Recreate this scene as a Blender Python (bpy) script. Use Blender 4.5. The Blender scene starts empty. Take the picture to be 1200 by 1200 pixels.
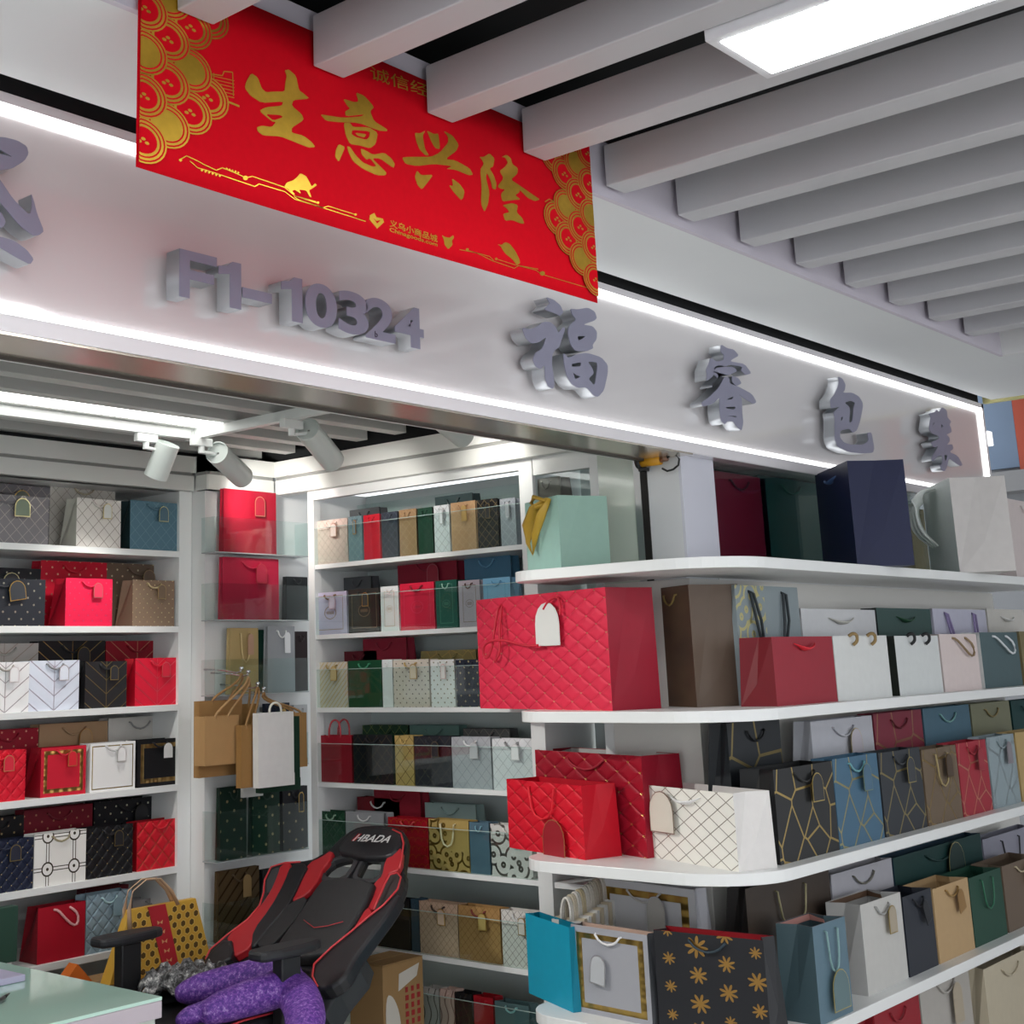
import bpy, bmesh, math, random
import numpy as np
from mathutils import Vector, Matrix
random.seed(7)
C = bpy.context.scene.collection
SC = bpy.context.scene
# ------------------------------------------------------------------ camera
F_, PX, PY = 1617., 471., 416.
Rm = np.array([[0.67386,-0.7382,-0.0292],[0.1435,0.1698,-0.97509],[0.72477,0.6529,0.2204]])
_u,_s,_vt = np.linalg.svd(Rm); Rm = _u@_vt
CAM = np.array([0,0,1.55])
cd = bpy.data.cameras.new('camera'); cam = bpy.data.objects.new('camera', cd); C.objects.link(cam)
rot = Matrix([list(Rm[0]), list(-Rm[1]), list(-Rm[2])]).transposed()
cam.matrix_world = Matrix.Translation(CAM.tolist()) @ rot.to_4x4()
cd.sensor_width = 36; cd.lens = F_/1200*36; cd.sensor_fit='HORIZONTAL'
cd.shift_x = (600-PX)/1200; cd.shift_y = (PY-600)/1200
cd.clip_start=.05; cd.clip_end=100
SC.camera = cam
# ------------------------------------------------------------------ exposure / world
SC.view_settings.view_transform='Standard'; SC.view_settings.look='None'
SC.view_settings.exposure=0.40; SC.view_settings.gamma=1; SC.view_settings.use_curve_mapping=False
w = bpy.data.worlds.new('mall_light'); SC.world = w; w.use_nodes=True
w.node_tree.nodes['Background'].inputs[0].default_value=(.92,.95,1,1)
w.node_tree.nodes['Background'].inputs[1].default_value=1.35
PANEL_E, LED_E, IN_E, SPOT_W = 20.0, 1.9, 3.4, 9.0
# ------------------------------------------------------------------ measuring helpers (world positions of things seen on known planes)
def ray(x,y): return Rm.T@np.array([(x-PX)/F_,(y-PY)/F_,1.])
def P(x,y,ax,val):
    d=ray(x,y); return CAM+(val-CAM[ax])/d[ax]*d
def depth(p): return float((Rm@(np.array(p)-CAM))[2])
def PD(x,y,dep): return CAM+ray(x,y)*dep
def solve_x(base,direc,x):
    """parameter t so that base+t*direc sits at column x"""
    v0=Rm@(np.array(base,float)-CAM); v1=Rm@np.array(direc,float)
    return (F_*v0[0]-(x-PX)*v0[2])/((x-PX)*v1[2]-F_*v1[0])
def solve_y(base,direc,y):
    v0=Rm@(np.array(base,float)-CAM); v1=Rm@np.array(direc,float)
    return (F_*v0[1]-(y-PY)*v0[2])/((y-PY)*v1[2]-F_*v1[1])
# ------------------------------------------------------------------ node maths
class E:
    def __init__(s,nt,v): s.nt=nt; s.v=v
    def _op(s,op,*a,clamp=False):
        n=s.nt.nodes.new('ShaderNodeMath'); n.operation=op; n.use_clamp=clamp
        for i,x in enumerate((s,)+a):
            x = x.v if isinstance(x,E) else x
            if isinstance(x,(int,float)): n.inputs[i].default_value=x
            else: s.nt.links.new(x,n.inputs[i])
        return E(s.nt,n.outputs[0])
    def __add__(s,o): return s._op('ADD',o)
    __radd__=__add__
    def __sub__(s,o): return s._op('SUBTRACT',o)
    def __rsub__(s,o): return (s*-1)+o
    def __mul__(s,o): return s._op('MULTIPLY',o)
    __rmul__=__mul__
    def __truediv__(s,o): return s._op('DIVIDE',o)
    def abs(s): return s._op('ABSOLUTE')
    def fr(s): return s._op('FRACT')
    def fl(s): return s._op('FLOOR')
    def sin(s): return s._op('SINE')
    def cos(s): return s._op('COSINE')
    def lt(s,o): return s._op('LESS_THAN',o)
    def gt(s,o): return s._op('GREATER_THAN',o)
    def mn(s,o): return s._op('MINIMUM',o)
    def mx(s,o): return s._op('MAXIMUM',o)
    def sq(s): return s._op('SQRT')
    def at2(s,o): return s._op('ARCTAN2',o)
    def pw(s,o): return s._op('POWER',o)
def lin(h):
    if isinstance(h,str):
        h=h.lstrip('#'); c=[int(h[i:i+2],16)/255 for i in (0,2,4)]
    else: c=h
    return tuple(x/12.92 if x<=.04045 else ((x+.055)/1.055)**2.4 for x in c)+(1,)
MATS={}
def mat(name,col,rough=.5,metal=0,emit=None,trans=0,coat=0,noise=0,nscale=8,bump=0,spec=.5):
    if name in MATS: return MATS[name]
    m=bpy.data.materials.new(name); m.use_nodes=True; nt=m.node_tree; b=nt.nodes['Principled BSDF']
    b.inputs['Base Color'].default_value=lin(col); b.inputs['Roughness'].default_value=rough
    b.inputs['Metallic'].default_value=metal; b.inputs['Transmission Weight'].default_value=trans
    b.inputs['Coat Weight'].default_value=coat; b.inputs['Coat Roughness'].default_value=.08
    b.inputs['Specular IOR Level'].default_value=spec
    if emit: b.inputs['Emission Color'].default_value=lin(col); b.inputs['Emission Strength'].default_value=emit
    if noise or bump:
        tc=nt.nodes.new('ShaderNodeTexCoord'); n=nt.nodes.new('ShaderNodeTexNoise'); n.inputs['Scale'].default_value=nscale; n.inputs['Detail'].default_value=4
        nt.links.new(tc.outputs['Object'],n.inputs['Vector'])
        if noise:
            mx=nt.nodes.new('ShaderNodeMix'); mx.data_type='RGBA'
            c=lin(col); mx.inputs[6].default_value=tuple(x*(1-noise) for x in c[:3])+(1,); mx.inputs[7].default_value=tuple(min(1,x*(1+noise)) for x in c[:3])+(1,)
            nt.links.new(n.outputs['Fac'],mx.inputs[0]); nt.links.new(mx.outputs[2],b.inputs['Base Color'])
        if bump:
            bp=nt.nodes.new('ShaderNodeBump'); bp.inputs['Strength'].default_value=bump; bp.inputs['Distance'].default_value=.004
            nt.links.new(n.outputs['Fac'],bp.inputs['Height']); nt.links.new(bp.outputs[0],b.inputs['Normal'])
    MATS[name]=m; return m
def pattern(kind,base,acc='c9a45c',s=.05,w_=.3,h_=.3,metal=.85,rough=.45):
    key='pat_%s_%s_%s_%.3f'%(kind,base,acc,s)+('_%.2f_%.2f'%(w_,h_) if kind in('floral','chevron','frame','frame2','circuit','oval') else '')
    if key in MATS: return MATS[key]
    if kind=='plain': 
        return mat(key,base,rough,noise=.06,nscale=30,bump=.05,spec=.28)
    m=bpy.data.materials.new(key); m.use_nodes=True; nt=m.node_tree; b=nt.nodes['Principled BSDF']
    uv=nt.nodes.new('ShaderNodeUVMap'); uv.uv_map='UVMap'
    sp=nt.nodes.new('ShaderNodeSeparateXYZ'); nt.links.new(uv.outputs[0],sp.inputs[0])
    U=E(nt,sp.outputs[0]); V=E(nt,sp.outputs[1])
    height=None
    a=((U+V)/s); c=((U-V)/s)
    da=((a.fr())-.5).abs(); dc=((c.fr())-.5).abs()     # .5 at the lines
    if kind=='lattice': mask=(da.mx(dc)).gt(.47)
    elif kind=='lattice2': mask=(da.mx(dc)).gt(.45)
    elif kind=='quilt':
        mask=(da*dc).gt(.205); height=(da.mx(dc)*2).pw(4)*-1
    elif kind=='quiltgold':
        mask=(da.mx(dc)).gt(.475); height=(da.mx(dc)*2).pw(4)*-1
    elif kind=='quiltplain':
        mask=(da*dc).gt(.9); height=(da.mx(dc)*2).pw(4)*-1
    elif kind=='dots':
        mask=(da*da+dc*dc).lt(.012)
    elif kind=='hearts':
        mask=((da*1.1).mx(dc)).lt(.12)
    elif kind=='chevron':
        t=((U-w_*.5).abs()*-.75+V)/s
        mask=((t.fr()-.5).abs()).gt(.46); mask=mask.mx((((U-V*.0)-w_*.5).abs()).lt(.0015))
    elif kind=='stripes':
        mask=((c.fr()-.5).abs()).gt(.4)
    elif kind=='frame' or kind=='frame2':
        du=(U-w_/2).abs()*-1+w_/2; dv=(V-h_/2).abs()*-1+h_/2; d=du.mn(dv)
        lo,hi=(.02,.042) if kind=='frame' else (.012,.018)
        mask=d.gt(lo*w_/.3)*d.lt(hi*w_/.3)
        height=((((U+V)/.012).sin())*(((U-V)/.012).sin()))*mask
    elif kind=='oval':
        du=(U-w_/2).abs()*-1+w_/2; dv=(V-h_/2).abs()*-1+h_/2; d=du.mn(dv)
        r=(((U-w_/2)*(U-w_/2))*1.0+((V-h_*.5)*(V-h_*.5))*1.7).sq()/w_
        mask=(d.gt(.018)*d.lt(.0205)).mx(r.gt(.165)*r.lt(.185)).mx((r.lt(.12))*(((V-h_*.5).abs()).lt(.006))*((U/.004).fr().lt(.6)))
    elif kind=='geo':
        vo=nt.nodes.new('ShaderNodeTexVoronoi'); vo.feature='DISTANCE_TO_EDGE'; vo.inputs['Scale'].default_value=1/s; vo.voronoi_dimensions='2D'
        nt.links.new(uv.outputs[0],vo.inputs['Vector']); mask=E(nt,vo.outputs['Distance']).lt(.03)
    elif kind=='snow':
        cu=(U/s); cv=(V/s)+(((cu.fl())*.5).fr()); iu=cu.fl(); iv=cv.fl()
        rnd=((iu*12.9898+iv*78.233).sin()*43758.5).fr()
        fu=cu.fr()-.5; fv=cv.fr()-.5; r=(fu*fu+fv*fv).sq(); ang=fu.at2(fv)
        sz=(rnd*.22+.2)
        arm=((ang*4+rnd*3).cos().abs()).pw(1.6)
        mask=(r/(sz*(arm*.7+.3))).lt(1.0)
    elif kind=='floral':
        vo=nt.nodes.new('ShaderNodeTexVoronoi'); vo.inputs['Scale'].default_value=1/s; vo.voronoi_dimensions='2D'
        nt.links.new(uv.outputs[0],vo.inputs['Vector']); d=E(nt,vo.outputs['Distance'])
        mask=((d*14).sin()).gt(.55)*((V.lt(h_*.4)).mx(U.lt(w_*.45)))
    elif kind=='medal':
        # round medallions joined by double bars
        du=((U/s).fr()-.5); dv=((V/s).fr()-.5); r=(du*du+dv*dv).sq()
        ring=((r-.2).abs()).lt(.025).mx(r.lt(.05)); bars=(((du.abs()-.05).abs()).lt(.014)).mx(((dv.abs()-.05).abs()).lt(.014))*(r.gt(.2))
        mask=ring.mx(bars)
    elif kind=='waves':
        mask=((((V*60).sin()*.25+U/s).fr()-.5).abs()).gt(.42)
    elif kind=='scales':
        row=(V/s).fl(); fu=((U/s+row*.5).fr()-.5)*1.0; fv=(V/s).fr(); r=(fu*fu+fv*fv).sq()
        mask=((r-.5).abs()).lt(.05)
    elif kind=='spots': # eight petal spots
        r=(da*da+dc*dc).sq(); mask=(r.lt(.22)*r.gt(.1)).mx(r.lt(.05))
    elif kind=='wood_reflection':  # wood-like reflection painted into the front colour as streaks
        nz=nt.nodes.new('ShaderNodeTexNoise'); nz.inputs['Scale'].default_value=6; nt.links.new(uv.outputs[0],nz.inputs['Vector'])
        mask=((U*30+E(nt,nz.outputs['Fac'])*14).sin()*.5+.5)*.5; metal=0
    mx=nt.nodes.new('ShaderNodeMix'); mx.data_type='RGBA'; mx.inputs[6].default_value=lin(base); mx.inputs[7].default_value=lin(acc)
    nt.links.new(mask.v,mx.inputs[0]); nt.links.new(mx.outputs[2],b.inputs['Base Color'])
    b.inputs['Specular IOR Level'].default_value=.28
    mm=mask*metal; nt.links.new(mm.v,b.inputs['Metallic'])
    rr=mask*(.28-rough)+rough; nt.links.new(rr.v,b.inputs['Roughness'])
    if height is not None:
        bp=nt.nodes.new('ShaderNodeBump'); bp.inputs['Strength'].default_value=.8; bp.inputs['Distance'].default_value=.09*s
        nt.links.new(height.v,bp.inputs['Height']); nt.links.new(bp.outputs[0],b.inputs['Normal'])
    MATS[key]=m; return m
# ------------------------------------------------------------------ mesh helpers
class MB:
    def __init__(s): s.v=[]; s.f=[]; s.mi=[]; s.uv=[]
    def face(s,pts,mi=0,uv=None):
        n=len(s.v); s.v+= [tuple(p) for p in pts]; s.f.append(list(range(n,n+len(pts)))); s.mi.append(mi)
        s.uv+= uv if uv else [(0,0)]*len(pts)
    def box(s,a,b,mi=0):
        x0,y0,z0=a; x1,y1,z1=b
        if x1<x0: x0,x1=x1,x0
        if y1<y0: y0,y1=y1,y0
        if z1<z0: z0,z1=z1,z0
        p=[(x0,y0,z0),(x1,y0,z0),(x1,y1,z0),(x0,y1,z0),(x0,y0,z1),(x1,y0,z1),(x1,y1,z1),(x0,y1,z1)]
        for q in ((0,3,2,1),(4,5,6,7),(0,1,5,4),(1,2,6,5),(2,3,7,6),(3,0,4,7)): s.face([p[i] for i in q],mi)
        return s
    def tube(s,pts,r,n=7,mi=0,close=False,taper=None,flat=1.0):
        pts=[Vector(p) for p in pts]; rings=[]; N=len(pts)
        if taper is not None and len(taper)!=N: taper=list(np.interp(np.linspace(0,1,N),np.linspace(0,1,len(taper)),taper))
        up=Vector((.13,.31,.94))
        for i,p in enumerate(pts):
            a=pts[(i-1)%N] if (i>0 or close) else pts[0]; b=pts[(i+1)%N] if (i<N-1 or close) else pts[-1]
            t=(b-a).normalized(); u=up.cross(t)
            if u.length<1e-3: u=Vector((1,0,0)).cross(t)
            u.normalize(); v=t.cross(u)
            rr=r if taper is None else r*taper[i]
            rings.append([p+u*math.cos(2*math.pi*k/n)*rr+v*math.sin(2*math.pi*k/n)*rr*flat for k in range(n)])
        M=N if close else N-1
        for i in range(M):
            A=rings[i];B=rings[(i+1)%N]
            for k in range(n): s.face([A[k],A[(k+1)%n],B[(k+1)%n],B[k]],mi)
        if not close: s.face(rings[0][::-1],mi); s.face(rings[-1],mi)
        return s
    def cyl(s,a,b,r,n=20,mi=0,r2=None):
        return s.tube([a,b],r,n,mi,taper=[1,(r2/r if r2 else 1)])
    def prism(s,poly,off,mi=0,mi2=None):
        """polygon (3d points) extruded by vector off"""
        off=Vector(off); A=[Vector(p) for p in poly]; B=[p+off for p in A]
        s.face(A,mi); s.face(B[::-1],mi)
        for i in range(len(A)):
            j=(i+1)%len(A); s.face([A[j],A[i],B[i],B[j]],mi if mi2 is None else mi2)
        return s
    def build(s,name,mats,parent=None,loc=None,rotz=0,smooth=False,bevel=0,solid=0,merge=True):
        me=bpy.data.meshes.new(name); me.from_pydata(s.v,[],s.f)
        if not isinstance(mats,(list,tuple)): mats=[mats]
        for m in mats: me.materials.append(m)
        for i,p in enumerate(me.polygons): p.material_index=s.mi[i]
        ul=me.uv_layers.new(name='UVMap'); ul.data.foreach_set('uv',[c for q in s.uv for c in q])
        if merge:
            bm=bmesh.new(); bm.from_mesh(me); bmesh.ops.remove_doubles(bm,verts=bm.verts,dist=1e-5)
            bmesh.ops.recalc_face_normals(bm,faces=bm.faces); bm.to_mesh(me); bm.free()
        if smooth:
            for p in me.polygons: p.use_smooth=True
        o=bpy.data.objects.new(name,me); C.objects.link(o)
        if parent: o.parent=parent
        if loc is not None: o.location=loc
        if rotz: o.rotation_euler=(0,0,rotz)
        if solid: md=o.modifiers.new('s','SOLIDIFY'); md.thickness=solid; md.offset=-1
        if bevel: 
            md=o.modifiers.new('b','BEVEL'); md.width=bevel; md.segments=2; md.limit_method='ANGLE'; md.angle_limit=.6
            if smooth is False:
                pass
        return o
def tag(o,label=None,cat=None,group=None,kind=None):
    if label: o['label']=label
    if cat: o['category']=cat
    if group: o['group']=group
    if kind: o['kind']=kind
    return o
def empty(name,loc,rz=0,label=None,cat=None,group=None):
    o=bpy.data.objects.new(name,None); C.objects.link(o); o.location=tuple(map(float,loc)); o.rotation_euler=(0,0,rz); o.empty_display_size=.05
    return tag(o,label,cat,group)
def box(name,a,b,m,parent=None,bevel=0): return MB().box(a,b).build(name,m,parent,bevel=bevel)
def struct(o): o['kind']='structure'; return o
def curve_mesh(name,splines,extrude,m,parent=None,matrix=None,bevel=0):
    """filled 2d polygons (with holes) in local xy, extruded"""
    cu=bpy.data.curves.new(name,'CURVE'); cu.dimensions='2D'; cu.fill_mode='BOTH'; cu.extrude=extrude; cu.bevel_depth=bevel
    for pts in splines:
        sp=cu.splines.new('POLY'); sp.points.add(len(pts)-1); sp.use_cyclic_u=True
        for i,(x,y) in enumerate(pts): sp.points[i].co=(x,y,0,1)
    t=bpy.data.objects.new('t',cu); C.objects.link(t)
    bpy.context.view_layer.update()
    me=bpy.data.meshes.new_from_object(t.evaluated_get(bpy.context.evaluated_depsgraph_get())); me.name=name
    bpy.data.objects.remove(t); bpy.data.curves.remove(cu)
    me.materials.clear(); me.materials.append(m)
    o=bpy.data.objects.new(name,me); C.objects.link(o)
    if parent: o.parent=parent
    if matrix is not None: o.matrix_world=matrix
    return o
def text_mesh(name,body,size,extrude,m,parent,matrix,offset=0,shear=0,sx=1,space=1):
    cu=bpy.data.curves.new(name,'FONT'); cu.body=body; cu.size=size; cu.extrude=extrude; cu.offset=offset; cu.shear=shear; cu.space_character=space
    t=bpy.data.objects.new('t',cu); C.objects.link(t); bpy.context.view_layer.update()
    me=bpy.data.meshes.new_from_object(t.evaluated_get(bpy.context.evaluated_depsgraph_get())); me.name=name
    bpy.data.objects.remove(t); bpy.data.curves.remove(cu)
    xs=[v.co.x for v in me.vertices]
    for v in me.vertices: v.co.x=(v.co.x-min(xs))*sx
    me.materials.clear(); me.materials.append(m)
    o=bpy.data.objects.new(name,me); C.objects.link(o)
    if parent: o.parent=parent
    o.matrix_basis=matrix
    return o
def fit_text(name,body,width,height,extrude,m,parent,matrix,**k):
    o=text_mesh(name,body,1,extrude,m,parent,matrix,**k)
    vs=o.data.vertices; xs=[v.co.x for v in vs]; ys=[v.co.y for v in vs]
    a=width/(max(xs)-min(xs)); b=height/(max(ys)-min(ys)); y0=min(ys); x0=min(xs)
    for v in vs: v.co.x=(v.co.x-x0)*a; v.co.y=(v.co.y-y0)*b
    return o
def smooth_poly(pts,it=2,k=.25):
    for _ in range(it):
        q=[]
        for i in range(len(pts)):
            a=pts[i]; b=pts[(i+1)%len(pts)]
            q.append((a[0]*(1-k)+b[0]*k,a[1]*(1-k)+b[1]*k)); q.append((a[0]*k+b[0]*(1-k),a[1]*k+b[1]*(1-k)))
        pts=q
    return pts
# ------------------------------------------------------------------ common materials
WHITE=mat('white_laminate','e9ebea',.35,noise=.02,nscale=3)
WHITE2=mat('white_paint','e6e7e6',.5,noise=.03,nscale=2,bump=.02)
CEILW=mat('ceiling_board','e4e7e8',.6,noise=.03,nscale=2)
SLAT=mat('slat_metal','c4c4c8',.42,noise=.04,nscale=4)
SLATI=mat('inner_slat','bcbdba',.4,noise=.04,nscale=4)
DARK=mat('void_dark','1c1e20',.9,noise=.2,nscale=2)
GOLD=mat('gold_foil','c49a3c',.28,metal=1,noise=.2,nscale=40)
CHROME=mat('brushed_chrome','d5d7d9',.22,metal=1)
LETF=mat('letter_face','8e8ea2',.4,metal=.1,noise=.05,nscale=20)
LETS=mat('letter_silver','b4b8bc',.32,metal=.75,noise=.05,nscale=10)
LED=mat('led_white','ffffff',.5,emit=LED_E)
PANEL=mat('panel_light','fdfeff',.5,emit=PANEL_E)
PANELI=mat('panel_light_inner','fffefa',.5,emit=IN_E)
BLACKP=mat('black_plastic','1d1e20',.45,noise=.1,nscale=30)
GLASS=mat('clear_glass','f2fbf8',.02,trans=1,spec=.5)
def glass():
    if 'pane' in MATS: return MATS['pane']
    m=bpy.data.materials.new('pane'); m.use_nodes=True; nt=m.node_tree; nt.nodes.clear()
    o=nt.nodes.new('ShaderNodeOutputMaterial'); mx=nt.nodes.new('ShaderNodeMixShader'); t=nt.nodes.new('ShaderNodeBsdfTransparent'); g=nt.nodes.new('ShaderNodeBsdfGlossy'); fr=nt.nodes.new('ShaderNodeLayerWeight')
    t.inputs[0].default_value=(.93,.97,.96,1); g.inputs['Roughness'].default_value=.02; ff=(E(nt,fr.outputs['Facing']).pw(5))*.9+.045
    nt.links.new(ff.v,mx.inputs[0]); nt.links.new(t.outputs[0],mx.inputs[1]); nt.links.new(g.outputs[0],mx.inputs[2]); nt.links.new(mx.outputs[0],o.inputs[0])
    MATS['pane']=m; return m
PANE=glass()
# ------------------------------------------------------------------ setting: outer ceiling
YS=2.28; ZH=2.20; ZT=2.685; XR=6.64; YT=1.84; ZC=2.70
FL=struct(box('floor',(-6,-6,-.05),(9.5,6,0),mat('floor_tile','d6d4cf',.25,noise=.06,nscale=1.5)))
struct(box('ceiling',(-1.0,YT+.0155,ZC),(XR+.02,YS-.04,ZC+.03),CEILW))
struct(MB().box((XR-.979,-3,ZC),(XR+.02,YT+.015,ZC+.03)).build('ceiling_edge',CEILW))
struct(box('ceiling_void',(-6,-6,3.05),(9,YS+.3,3.1),DARK))
struct(box('trim_1',(-1.0,YT,ZC-.001),(XR-.98,YT+.015,ZC+.15),mat('lilac_trim','cfc9d4',.45,noise=.03)))
struct(box('trim_2',(XR-.995,-3,ZC),(XR-.98,YT,ZC+.15),WHITE2))
struct(box('trim_3',(-1.0,YS-.04,ZC+.031),(XR,YS+.02,ZC+.06),mat('gap_brown','30261f',.8,noise=.1)))
struct(box('trim_4',(XR-.0,-2.0,ZC-.012),(XR+.03,YS,ZC+.03),mat('yellow_tape','c9c48a',.6,noise=.2,nscale=10)))
struct(box('wall_gap_block',(-6,YS+.021,ZT+.001),(XR,YS+.05,3.05),DARK))  # dark board added to keep the bright world out of the gap
slat_n=0
S0=1.873; SP=.3425; SWd=.085
def slat(k):
    x1=S0+SP*k; x0=x1-SWd
    m=MB(); y0,y1=-3.2,1.825; z0,z1=2.72,2.83
    m.box((x0,y0,z0),(x1,y1,z1)); return m.build('ceiling_slat',SLAT,slats,bevel=.003)
slats=empty('slatted_ceiling',(2,0,2.72),0,'pale grey slatted ceiling of long metal beams outside the shop','ceiling grid')
slats.location=(0,0,0)
for k in range(-8,11): slat(k)
lp=empty('ceiling_light',(0,0,0),0,'white rectangular LED panel set between the outer ceiling slats','light')
def panel(par,k,ya,yb):
    x0=S0+SP*k+.005; x1=S0+SP*(k+1)-SWd-.005; x0=S0+SP*k-SWd*0+.004
    MB().box((x0,ya,2.70),(x1+.0,yb,2.76)).build('light_housing',mat('lamp_white','dfe0e4',.4,noise=.02),par,bevel=.002)
    MB().box((x0+.022,ya+.022,2.6985),(x1-.022,yb-.022,2.6999)).build('diffuser',PANEL,par)
panel(lp,1,-.02,1.195)
for k,ya,yb,lb in ((-4,.0,1.2,'added white LED ceiling panel further left outside the view'),(5,-2.2,-1.0,'added white LED ceiling panel over the corridor behind the camera'),(1,-2.3,-1.1,'added unseen white LED ceiling panel behind the nearest one'),(-3,-2.3,-1.1,'added unseen white LED ceiling panel far behind on the left')):  # unseen panels added to light the corridor
    q=empty('ceiling_light',(0,0,0),0,lb,'light'); panel(q,k,ya,yb)
# ------------------------------------------------------------------ sign header
SIGNM=mat('gloss_sign_panel','dcd8d9',.3,coat=1,spec=.5,noise=.01,nscale=2)
hd=empty('sign_board',(0,0,0),0,'long glossy white fascia sign above the shop front edged with light strips','sign')
box('sign_box',(-1,YS+.012,ZH),(XR,YS+.16,ZT),SIGNM,hd)
SIGNM.node_tree.nodes['Principled BSDF'].inputs['Coat IOR'].default_value=2.3
fr=MB(); fr.box((-1,YS,ZT-.022),(XR,YS+.012,ZT)); fr.box((-1,YS,ZH),(XR,YS+.012,ZH+.034)); fr.box((XR-.022,YS,ZH),(XR,YS+.012,ZT))
fr.build('sign_frame',mat('sign_frame_white','e2dfe2',.35,noise=.02),hd,bevel=.001)
MB().box((-1,YS+.001,ZT-.042),(XR-.022,YS+.013,ZT-.022)).build('light_strip',LED,hd)
MB().box((-1,YS+.001,ZH+.034),(XR-.04,YS+.013,ZH+.05)).build('light_strip',LED,hd)
MB().box((XR-.044,YS+.001,ZH+.034),(XR-.022,YS+.013,ZT-.022)).build('light_strip',LED,hd)
struct(box('trim_5',(-1,YS+.002,ZH-.006),(3.93,YS+.16,ZH-.001),mat('steel_soffit','cfc6b8',.2,metal=.7,noise=.12,nscale=5,bump=.25)))
struct(box('trim_6',(-1,YS+.16,ZH-.012),(3.93,YS+.175,ZH+.03),mat('dark_edge','3a332d',.5,noise=.1)))
struct(box('trim_7',(-1,YS+.175,ZH+.0),(3.93,YS+.23,ZH+.25),WHITE2))
# white lamp block at the end of the sign
_a=P(1167,508,1,YS); _b=P(1174,526,1,YS)
tag(box('lamp_block',(XR,YS-.01,_b[2]),(XR+.05,YS+.03,_a[2]),mat('lampblock','f4f6f6',.4,emit=.7),bevel=.004),'small white lamp block fixed to the far end of the sign','lamp')
# neighbour stall beyond
struct(box('wall_beyond',(XR+1.2,-.5,0),(XR+1.3,5,3.0),mat('beyond_wall','8d8f92',.6,noise=.05)))
nb=empty('neighbour_sign',(0,0,0),0,'blue grey and orange sign panels of the next stall at the right edge','sign')
def onX(x,y,X): return P(x,y,0,X)
XB=XR+1.16
pa=[P(1164,474,0,XB),P(1189,469,0,XB),P(1200,540,0,XB),P(1176,552,0,XB)]
yb1=P(1189,500,0,XB)[1]; yb0=P(1150,500,0,XB)[1]; zt=3.0; zb=P(1185,548,0,XB)[2]
box('blue_panel',(XB,yb1,zb),(XB+.03,yb0,zt),mat('slate_blue','71849c',.5,noise=.05),nb)
box('orange_panel',(XB,yb1-1.2,zb-.03),(XB+.03,yb1-.001,zt),mat('sign_orange','b5492c',.5,noise=.05),nb)
box('ledge',(XB-.12,-.5,zb-.14),(XB+.03,yb0,zb-.03),mat('ledge_grey','8b8b8c',.5,noise=.05),nb)
# ------------------------------------------------------------------ sign lettering
FRX=Matrix(((1,0,0,0),(0,0,-1,0),(0,1,0,0),(0,0,0,1)))   # local xy -> world xz, local z -> world -y
def inside(p,poly):
    c=False
    for i in range(len(poly)):
        a,b=poly[i],poly[i-1]
        if (a[1]>p[1])!=(b[1]>p[1]) and p[0]<(b[0]-a[0])*(p[1]-a[1])/(b[1]-a[1])+a[0]: c=not c
    return c
def grow(splines,d):
    out=[]
    for i,s_ in enumerate(splines):
        hole=any(j!=i and inside(s_[0],t) for j,t in enumerate(splines))
        A=sum(s_[k-1][0]*s_[k][1]-s_[k][0]*s_[k-1][1] for k in range(len(s_)))
        sg=(1 if A>0 else -1)*(-1 if hole else 1)*d; q=[]
        n=len(s_)
        for k in range(n):
            a=s_[k-1]; b=s_[(k+1)%n]; tx,ty=b[0]-a[0],b[1]-a[1]; L=math.hypot(tx,ty) or 1
            q.append((s_[k][0]+ty/L*sg,s_[k][1]-tx/L*sg))
        out.append(q)
    return out
def char_sign(name,label,x0,y0,k,splines,depth_=.045,zo=0):
    Y=YS-.052; sp=[]
    for s_ in grow(splines,.7*k):
        pts=[(x0+a/k,y0+b/k) for a,b in s_]
        pts=smooth_poly(pts,1,.16)
        q=[P(a,b,1,Y) for a,b in pts]; sp.append([(p[0],p[2]) for p in q])
    cx=sum(p[0] for p in sp[0])/len(sp[0]); 
    root=empty(name,(cx,YS,sum(p[1] for p in sp[0])/len(sp[0])),0,label,'letter','raised shop name characters')
    MF=Matrix.Translation((0,Y,0))@FRX
    o=curve_mesh('letter_face',sp,.001,LETF,None); o.matrix_world=MF
    o.parent=root; o.matrix_parent_inverse=Matrix.Translation(root.location).inverted()
    o2=curve_mesh('letter_side',sp,depth_/2-.001,LETS,None); o2.matrix_world=Matrix.Translation((0,Y+depth_/2+.001,0))@FRX
    o2.parent=root; o2.matrix_parent_inverse=Matrix.Translation(root.location).inverted()
    return root
FU=[[(460,80),(540,110),(610,170),(640,240),(610,275),(540,240),(440,205),(505,150),(490,120)],
 [(205,410),(290,430),(360,400),(430,350),(500,350),(560,400),(590,470),(650,400),(660,420),(610,570),(600,610),(545,650),(520,700),(515,800),(530,900),(545,1020),(530,1065),(490,1040),(455,960),(450,800),(400,850),(350,820),(320,750),(350,680),(420,640),(470,500),(380,560),(300,570),(240,510)],
 [(725,205),(800,215),(910,195),(980,235),(1003,300),(980,325),(850,372),(960,395),(1003,450),(1000,530),(955,590),(965,625),(900,655),(780,655),(730,590),(700,470),(710,390),(790,320),(745,260)],
 [(795,490),(890,490),(860,530),(805,550)],
 [(650,680),(700,740),(790,700),(900,685),(1050,730),(1120,810),(1120,900),(1080,1080),(1020,1150),(985,1140),(900,1045),(800,1050),(740,1010),(690,930),(660,800)],
 [(735,790),(840,775),(835,830),(735,835)],[(745,890),(790,915),(840,935),(770,970)],[(905,770),(1010,775),(1020,830),(990,1040),(910,960),(970,900),(950,840)]]
char_sign('sign_character','large raised silver first character of the shop name, nearest the banner',590,340,9.23,FU)
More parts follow.
